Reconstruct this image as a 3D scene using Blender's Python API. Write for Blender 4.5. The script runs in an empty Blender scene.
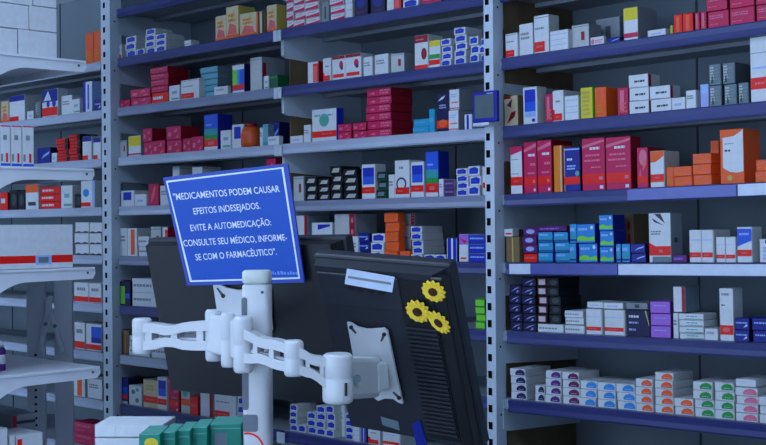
import bpy, bmesh, math, random
from mathutils import Vector, Matrix
random.seed(7)
SC = bpy.context.scene
COL = SC.collection
FPX, CX, CY = 1250.0, 383.0, 222.5
CAMH = 1.5
PF = 2.869                      # plane of the shelf fronts (y); shelves run along world x

# ---------------------------------------------------------------- camera
r0 = Vector((.7148, .6993, 0)).normalized()
f0 = Vector((-.6993, .7148, 0)).normalized()
d0 = Vector((0, 0, -1))
fw = (f0 - .0032 * d0).normalized()
rt = (r0 + .009 * d0).normalized()
dn = fw.cross(rt).normalized()
rt = dn.cross(fw).normalized()
ORG = Vector((0, 0, CAMH))
cam_d = bpy.data.cameras.new('camera')
cam_d.sensor_width = 36.0
cam_d.lens = FPX / 766.0 * 36.0
cam_d.clip_start = .05
cam = bpy.data.objects.new('camera', cam_d)
COL.objects.link(cam)
cam.matrix_world = Matrix(((rt.x, -dn.x, -fw.x, 0), (rt.y, -dn.y, -fw.y, 0), (rt.z, -dn.z, -fw.z, CAMH), (0, 0, 0, 1)))
SC.camera = cam

def ray(px, py):
    return (rt * ((px - CX) / FPX) + dn * ((py - CY) / FPX) + fw)
def pt(px, py, Z):              # a point seen at (px,py), Z metres in front of the lens
    return ORG + ray(px, py) * Z
def solve_x(px, Y, z):          # world x on plane y=Y at height z
    k = (px - CX) / FPX
    v = Vector((0, Y, z - CAMH))
    return (k * fw.dot(v) - rt.dot(v)) / (rt.x - k * fw.x)
def solve_y(px, X, z):
    k = (px - CX) / FPX
    v = Vector((X, 0, z - CAMH))
    return (k * fw.dot(v) - rt.dot(v)) / (rt.y - k * fw.y)
def depth(p):
    return fw.dot(p - ORG)

# ---------------------------------------------------------------- materials
def lin(c):
    return tuple(((v / 12.92) if v <= .04045 else ((v + .055) / 1.055) ** 2.4) for v in c) + (1,)
MATS = {}
def mat(name, rgb, rough=.5, metal=0.0, noise=.06, scale=30, bump=0, spec=.4):
    if name in MATS: return MATS[name]
    m = bpy.data.materials.new(name); m.use_nodes = True
    nt = m.node_tree; b = nt.nodes['Principled BSDF']
    b.inputs['Roughness'].default_value = rough
    b.inputs['Metallic'].default_value = metal
    b.inputs['Specular IOR Level'].default_value = spec
    tc = nt.nodes.new('ShaderNodeTexCoord')
    nz = nt.nodes.new('ShaderNodeTexNoise'); nz.inputs['Scale'].default_value = scale; nz.inputs['Detail'].default_value = 3
    nt.links.new(tc.outputs['Object'], nz.inputs['Vector'])
    rp = nt.nodes.new('ShaderNodeValToRGB')
    c = lin(rgb)
    rp.color_ramp.elements[0].position = .3; rp.color_ramp.elements[1].position = .7
    rp.color_ramp.elements[0].color = tuple(max(0, x * (1 - noise)) for x in c[:3]) + (1,)
    rp.color_ramp.elements[1].color = tuple(min(1, x * (1 + noise)) for x in c[:3]) + (1,)
    nt.links.new(nz.outputs['Fac'], rp.inputs['Fac'])
    nt.links.new(rp.outputs['Color'], b.inputs['Base Color'])
    if bump:
        bp = nt.nodes.new('ShaderNodeBump'); bp.inputs['Strength'].default_value = bump; bp.inputs['Distance'].default_value = .002
        nt.links.new(nz.outputs['Fac'], bp.inputs['Height']); nt.links.new(bp.outputs['Normal'], b.inputs['Normal'])
    MATS[name] = m
    return m
PAL = dict(
    white=(.86, .88, .90), offwhite=(.76, .78, .78), cream=(.84, .78, .62), grey=(.52, .55, .58), silver=(.42, .50, .54),
    dgrey=(.25, .28, .31), black=(.06, .07, .10), navy=(.06, .07, .28), blue=(.08, .18, .72), royal=(.05, .13, .55),
    sky=(.16, .55, .85), cyan=(.12, .62, .82), teal=(.20, .62, .66), paleteal=(.42, .68, .76), green=(.15, .60, .25),
    dgreen=(.08, .36, .24), lime=(.50, .85, .22), yellow=(.90, .82, .15), orange=(.96, .38, .12), amber=(.90, .52, .10),
    red=(.95, .09, .05), dred=(.58, .05, .14), magenta=(.80, .07, .34), pink=(.88, .45, .55), purple=(.32, .12, .46),
    lilac=(.66, .42, .84), lavender=(.66, .68, .90), kraft=(.50, .40, .28), ink=(.20, .22, .30), gold=(.78, .70, .36),
    paleblue=(.62, .74, .95), redlit=(.92, .40, .40), plum=(.40, .10, .30), medblue=(.15, .35, .85), gteal=(.05, .56, .48), lteal=(.35, .66, .60))
def P(c):
    return mat('carton_' + c, PAL[c], rough=.42, noise=.05, scale=60)
M_POST = mat('painted_steel', (.80, .85, .90), .45, 0, .05, 8)
M_BOARD = mat('shelf_steel', (.60, .64, .68), .5, 0, .06, 6)
M_BACK = mat('back_sheet', (.50, .56, .60), .6, 0, .10, 3)
M_HOLE = mat('slot_dark', (.05, .07, .14), .8)
M_RAILB = mat('rail_blue', (.27, .29, .50), .32, 0, .08, 4)
M_RAILD = mat('rail_deep_blue', (.20, .22, .46), .35, 0, .08, 4)
M_RAILW = mat('rail_white', (.72, .76, .84), .3, 0, .06, 5)
M_RAILG = mat('rail_grey', (.55, .58, .68), .3, 0, .06, 5)
M_MDF = mat('brown_board', (.46, .39, .29), .75, 0, .2, 12)
M_GOND = mat('white_enamel', (.88, .90, .93), .35, 0, .03, 10)
M_WALL = mat('wall_paint', (.62, .66, .68), .8, 0, .05, 3)
M_CEIL = mat('ceiling_paint', (.75, .77, .78), .85, 0, .04, 3)
M_FLOOR = mat('floor_tile', (.74, .76, .76), .35, 0, .08, 2)
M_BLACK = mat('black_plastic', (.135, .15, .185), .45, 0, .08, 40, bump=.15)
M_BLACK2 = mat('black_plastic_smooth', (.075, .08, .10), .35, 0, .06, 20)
M_ARM = mat('white_plastic', (.80, .81, .82), .3, 0, .03, 20)
M_SLOT = mat('grey_slot', (.42, .46, .50), .6)
M_SIGN = mat('sign_blue', (.04, .30, .70), .35, 0, .05, 9)
M_SIGNW = mat('sign_white', (.90, .93, .97), .4)
M_SIGNE = mat('sign_edge', (.22, .29, .66), .35)
M_CTR = mat('counter_laminate', (.45, .46, .48), .4)
M_STAND = mat('stand_grey', (.80, .82, .86), .55, 0, .06, 8)

# ---------------------------------------------------------------- mesh helpers
class MB:
    def __init__(s): s.bm = bmesh.new(); s.mats = []
    def mi(s, m):
        if m not in s.mats: s.mats.append(m)
        return s.mats.index(m)
    def box(s, lo, hi, m, bev=0, M=None):
        r = bmesh.ops.create_cube(s.bm, size=1)
        vs = r['verts']
        for v in vs:
            v.co = Vector((lo[i] + (v.co[i] + .5) * (hi[i] - lo[i]) for i in range(3)))
        fs = set(f for v in vs for f in v.link_faces)
        for f in fs: f.material_index = s.mi(m)
        if bev:
            es = list(set(e for v in vs for e in v.link_edges))
            rr = bmesh.ops.bevel(s.bm, geom=es, offset=bev, segments=2, affect='EDGES', profile=.5)
            vs = list(set(v for f in rr['faces'] for v in f.verts) | set(v for v in vs if v.is_valid))
            for f in set(f for v in vs for f in v.link_faces): f.material_index = s.mi(m)
        if M is not None:
            for v in vs: v.co = M @ v.co
        return vs
    def poly(s, pts, m):
        f = s.bm.faces.new([s.bm.verts.new(p) for p in pts]); f.material_index = s.mi(m); return f
    def prism(s, pts, vec, m, bev=0):
        a = [s.bm.verts.new(Vector(p)) for p in pts]; b = [s.bm.verts.new(Vector(p) + Vector(vec)) for p in pts]
        n = len(a); fs = [s.bm.faces.new(a), s.bm.faces.new(b[::-1])]
        for i in range(n): fs.append(s.bm.faces.new((a[i], b[i], b[(i + 1) % n], a[(i + 1) % n])))
        for f in fs: f.material_index = s.mi(m)
        if bev:
            bmesh.ops.bevel(s.bm, geom=list(set(e for f in fs for e in f.edges)), offset=bev, segments=2, affect='EDGES')
    def lathe(s, c, prof, m, n=28, axis=Vector((0, 0, 1)), smooth=True):
        axis = axis.normalized(); q = axis.to_track_quat('Z', 'Y').to_matrix()
        rings = []
        for r, z in prof:
            rings.append([s.bm.verts.new(Vector(c) + q @ Vector((r * math.cos(2 * math.pi * i / n), r * math.sin(2 * math.pi * i / n), z))) for i in range(n)])
        for a, b in zip(rings, rings[1:]):
            for i in range(n):
                f = s.bm.faces.new((a[i], a[(i + 1) % n], b[(i + 1) % n], b[i])); f.material_index = s.mi(m); f.smooth = smooth
        for rg, flip in ((rings[0], True), (rings[-1], False)):
            f = s.bm.faces.new(rg[::-1] if flip else rg); f.material_index = s.mi(m)
    def bar(s, a, b, wy, wz, m, bev=0, side=None):      # bar from a to b, thickness wy sideways, wz upwards
        a = Vector(a); b = Vector(b); x = (b - a).normalized()
        up = Vector((0, 0, 1)) if side is None else side
        y = up.cross(x).normalized(); z = x.cross(y)
        L = (b - a).length
        M = Matrix(((x.x, y.x, z.x, a.x), (x.y, y.y, z.y, a.y), (x.z, y.z, z.z, a.z), (0, 0, 0, 1)))
        s.box((0, -wy / 2, -wz / 2), (L, wy / 2, wz / 2), m, bev, M)
    def build(s, name, parent=None, loc=None):
        me = bpy.data.meshes.new(name)
        bmesh.ops.recalc_face_normals(s.bm, faces=s.bm.faces[:])
        s.bm.to_mesh(me); s.bm.free()
        for m in s.mats: me.materials.append(m)
        o = bpy.data.objects.new(name, me); COL.objects.link(o)
        if parent is not None: o.parent = parent
        if loc is not None: o.location = loc
        return o
def empty(name, loc, label, cat, group=None):
    o = bpy.data.objects.new(name, None); COL.objects.link(o); o.location = loc
    o.empty_display_size = .05
    tag(o, label, cat, group); return o
LABELS = {}
def tag(o, label, cat, group=None):
    o['label'] = label; o['category'] = cat
    if group: o['group'] = group
    LABELS.setdefault(label, []).append(o.name)
def struct(o): o['kind'] = 'structure'; return o

# ---------------------------------------------------------------- room
def slab(name, lo, hi, m):
    b = MB(); b.box(lo, hi, m); return struct(b.build(name))
slab('floor', (-9, -2.5, -.1), (2.6, 3.4, 0), M_FLOOR)
slab('ceiling', (-9, -2.5, 2.9), (2.6, 3.4, 3.0), M_CEIL)
slab('wall_back', (-9, 3.3, 0), (2.6, 3.4, 2.9), M_WALL)
slab('wall_left', (-9.1, -2.5, 0), (-9, 3.4, 2.9), M_WALL)
slab('wall_right', (2.6, -2.5, 0), (2.7, 3.4, 2.9), M_WALL)
slab('wall_front', (-9, -2.6, 0), (2.6, -2.5, 2.9), M_WALL)
M_FILL = None

def emis(name, rgb, st):
    m = bpy.data.materials.new(name); m.use_nodes = True; nt = m.node_tree
    e = nt.nodes.new('ShaderNodeEmission'); e.inputs['Color'].default_value = tuple(rgb) + (1,); e.inputs['Strength'].default_value = st
    nt.links.new(e.outputs[0], nt.nodes['Material Output'].inputs['Surface']); return m
M_LAMP = emis('lamp_tube', (.53, .70, 1.0), 14.5)
for i, (x, y) in enumerate(((-6.6, .9), (-4.4, .9), (-2.2, .9), (0, .9), (-4.4, -1.4), (-.8, -1.4))):
    w = ('far end of the aisle', 'second along the aisle', 'above the white monitor column', 'nearest above the right bay', 'rear row, left one', 'rear row, right one')[i]
    e = empty('ceiling_light', (x, y, 2.88), 'long white ceiling light panel, ' + w, 'ceiling light', 'long ceiling lights')
    b = MB(); b.box((-.62, -.17, -.04), (.62, -.15, 0.018), M_GOND); b.box((-.62, .15, -.04), (.62, .17, .018), M_GOND)
    b.box((-.64, -.17, -.04), (-.62, .17, .018), M_GOND); b.box((.62, -.17, -.04), (.64, .17, .018), M_GOND); b.build('frame', e)
    b = MB(); b.box((-.62, -.15, -.03), (.62, .15, -.02), M_LAMP); b.build('diffuser', e)

# added unseen windows behind the camera, glowing to fill light into the shelves
M_FILL = emis('fill_glow', (.51, .685, 1.0), 3.3)
for wi in range(3):
    xx0 = -8.2 + wi * 3.5
    b = MB()
    for lo, hi in (((xx0, -2.5, .25), (xx0 + 3.2, -2.44, .32)), ((xx0, -2.5, 2.5), (xx0 + 3.2, -2.44, 2.57)), ((xx0, -2.5, .32), (xx0 + .06, -2.44, 2.5)), ((xx0 + 3.14, -2.5, .32), (xx0 + 3.2, -2.44, 2.5)), ((xx0 + 1.57, -2.5, .32), (xx0 + 1.63, -2.44, 2.5))):
        b.box(lo, hi, M_GOND)
    wn = struct(b.build('fill_window_%d' % (wi + 1)))
    b = MB(); b.box((xx0 + .061, -2.49, .321), (xx0 + 3.139, -2.475, 2.499), M_FILL); b.build('pane', wn)
# ---------------------------------------------------------------- wall shelving
def SH(k): return CAMH + .69 - .2 * k       # shelf-top height
PY = PF - .02
xL = solve_x(115, PF, 1.5)                  # left bay begins
xJ = solve_x(280.5, PF, 1.9)
xMr = solve_x(486.5, PF, 1.6)
xR = solve_x(498.5, PF, 1.5)
xRe = solve_x(766, PF, 1.6) + .45
xFl = -7.3
xFr = solve_x(102.8, PF, 1.5)
BAYS = dict(F=(xFl, xFr), L=(xL, xJ - .0055), M=(xJ + .0085, xMr), R=(xR, xRe))
BN = dict(F='far left bay', L='left bay', M='middle bay', R='right bay')
DEP = .39
def rail_mat(bay, k):
    if bay == 'F': return M_RAILW
    if bay == 'L': return {-1: M_RAILD, 0: M_RAILB, 1: M_RAILG, 2: M_RAILW, 3: M_RAILW, 4: M_RAILG, 5: M_RAILB, 6: M_RAILW, 7: M_RAILD}.get(k, M_RAILD)
    if bay == 'M': return {0: M_RAILB, 1: M_RAILB, 2: M_RAILW, 3: M_RAILG, 4: M_RAILB, 5: M_RAILB, 6: M_RAILB}.get(k, M_RAILD)
    return {1: M_RAILB, 2: M_RAILB, 3: M_RAILB, 4: M_RAILB, 5: M_RAILB, 6: M_RAILD}.get(k, M_RAILD)
def rail(b, x0, x1, zt, m, dy=0):
    pr = [(.012, 0), (-.002, 0), (-.006, -.004), (-.003, -.018), (-.007, -.031), (-.004, -.036), (.004, -.036), (.012, -.03)]
    b.prism([(x0, PF + y + dy, zt + z) for y, z in pr], (x1 - x0, 0, 0), m)
XLR = dict(L=solve_x(120, PF, 1.5), R=solve_x(506, PF, 1.5))
def build_bay(key, ks, lab):
    x0, x1 = BAYS[key]
    e = empty('shelving_bay', (x0, PF, 0), lab, 'shelving', 'steel wall shelving bays')
    e.rotation_euler = (0, 0, 0)
    inv = Vector((-x0, -PF, 0))
    def fin(b, name, par=e):
        for v in b.bm.verts: v.co += inv
        return b.build(name, par)
    for k in ks:
        zt = SH(k)
        b = MB()
        b.box((x0, PF + .012, zt - .012), (x1, PF + DEP, zt - .0005), M_BOARD)
        b.box((x0, PF + .012, zt - .03), (x1, PF + .02, zt - .012), M_BOARD)
        b.box((x0 + .003, PF + DEP * .5, zt - .024), (x1 - .003, PF + DEP * .5 + .03, zt - .012), M_BOARD)
        s = fin(b, 'shelf')
        b = MB(); rail(b, XLR.get(key, x0), x1, zt, rail_mat(key, k)); fin(b, 'price_rail', s)
        for xa_, th in ((x0 - .008, .007), (x1 + .0002, .0025)):
            b = MB()
            b.prism([(xa_, PF + .01, zt - .001), (xa_, PF + DEP, zt - .001), (xa_, PF + DEP, zt - .115), (xa_, PF + .03, zt - .098), (xa_, PF + .01, zt - .09)], (th, 0, 0), M_POST)
            fin(b, 'bracket')
    b = MB(); b.box((x0 - .011, PF + DEP + .002, 0.1), (x1 + .003, PF + DEP + .012, 2.6), M_BACK)
    nx = int((x1 - x0) / .5)
    for i in range(1, nx + 1):
        xx = x0 + (x1 - x0) * i / (nx + 1)
        b.box((xx - .003, PF + DEP - .001, .1), (xx + .003, PF + DEP + .002, 2.6), mat('sheet_seam', (.28, .32, .36), .7))
    fin(b, 'back_panel')
    b = MB(); b.box((x0 - .0112, PF + .045, .12), (x0 - .0082, PF + DEP, 2.6), M_MDF if key in 'RM' else M_BACK); fin(b, 'side_panel')
    b = MB(); b.box((x0, PF + .03, .02), (x1, PF + DEP, .1), M_BOARD); fin(b, 'plinth')
    return e, fin
def upright(par_fin, xa, xb, name='upright'):
    b = MB()
    xm = xa + (xb - xa) * .36
    xs = [xa, xm - .0075, xm + .0075, xb]
    zs = [0.0, .3]
    while zs[-1] < 2.5: zs += [zs[-1] + .022, zs[-1] + .05]
    zs.append(2.6)
    def qd(pts, m_): b.poly(pts, m_)
    for i in range(3):
        for j in range(len(zs) - 1):
            z0_, z1_ = zs[j], zs[j + 1]; u0_, u1_ = xs[i], xs[i + 1]
            if i == 1 and j % 2 == 1 and j < len(zs) - 2:      # a real pocket, dark colour standing in for its unlit inside
                y0_, y1_ = PY, PY + .012
                qd([(u0_, y1_, z0_), (u1_, y1_, z0_), (u1_, y1_, z1_), (u0_, y1_, z1_)], M_HOLE)
                qd([(u0_, y0_, z0_), (u1_, y0_, z0_), (u1_, y1_, z0_), (u0_, y1_, z0_)], M_HOLE)
                qd([(u0_, y0_, z1_), (u1_, y0_, z1_), (u1_, y1_, z1_), (u0_, y1_, z1_)], M_HOLE)
                qd([(u0_, y0_, z0_), (u0_, y1_, z0_), (u0_, y1_, z1_), (u0_, y0_, z1_)], M_HOLE)
                qd([(u1_, y0_, z0_), (u1_, y1_, z0_), (u1_, y1_, z1_), (u1_, y0_, z1_)], M_HOLE)
            else: qd([(u0_, PY, z0_), (u1_, PY, z0_), (u1_, PY, z1_), (u0_, PY, z1_)], M_POST)
    yb_ = PY + .045
    for j in range(len(zs) - 1):
        z0_, z1_ = zs[j], zs[j + 1]
        for xx_ in (xa, xb): qd([(xx_, PY, z0_), (xx_, yb_, z0_), (xx_, yb_, z1_), (xx_, PY, z1_)], M_POST)
    for i in range(3):
        for zz_ in (0.0, 2.6): qd([(xs[i], PY, zz_), (xs[i + 1], PY, zz_), (xs[i + 1], yb_, zz_), (xs[i], yb_, zz_)], M_POST)
    bmesh.ops.remove_doubles(b.bm, verts=b.bm.verts[:], dist=.0001)
    up = par_fin(b, name)
    for k in range(-1, 8):
        zz = SH(k) - .05
        b = MB(); b.box((xb - .001, PY + .018, zz), (xb + .0008, PY + .024, zz + .006), M_HOLE); par_fin(b, 'bolt_hole', up)
eF, fF = build_bay('F', range(0, 9), 'steel wall shelving bay at far left behind the white end shelf')
eL, fL = build_bay('L', range(-1, 9), 'steel wall shelving bay behind the blue notice')
eM, fM = build_bay('M', range(-1, 9), 'steel wall shelving bay behind the sunflower monitor')
eR, fR = build_bay('R', range(0, 9), 'steel wall shelving bay with blue price rails at right')
pa = solve_x(102.5, PY, 1.5); pb = solve_x(111.5, PY, 1.5)
upright(fL, pa, pb)
pa = solve_x(485.5, PY, 1.5); pb = solve_x(494.8, PY, 1.5)
upright(fM, pa, pb)
upright(fR, xRe + .004, xRe + .04)
# joint clips between left and middle bays
for k in range(-1, 8):
    z = SH(k)
    b = MB(); b.box((xJ - .022, PF - .013, z - .042), (xJ - .002, PF - .0072, z - .003), M_POST, .002); fL(b, 'joint_clip')
    b = MB(); b.box((xJ + .0005, PF - .013, z - .042), (xJ + .018, PF - .0072, z - .003), M_POST, .002); fM(b, 'joint_clip')
def price_label(k, xa, xb, m):
    z = SH(k); a = solve_x(xa, PF - .01, z); c = solve_x(xb, PF - .01, z)
    b = MB(); b.box((a, PF - .0095, z - .032), (c, PF - .0075, z - .003), m); fR(b, 'price_label')
M_TAG = mat('price_paper', (.84, .88, .95), .35)
M_TAG2 = mat('price_paper_blue', (.34, .37, .66), .35)
price_label(4, 509, 530, M_TAG); price_label(4, 530.5, 617, M_TAG2); price_label(4, 618, 766, M_TAG)
price_label(3, 628, 737, mat('price_paper_lilac', (.44, .47, .74), .35)); price_label(3, 738.5, 780, M_TAG)

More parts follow.
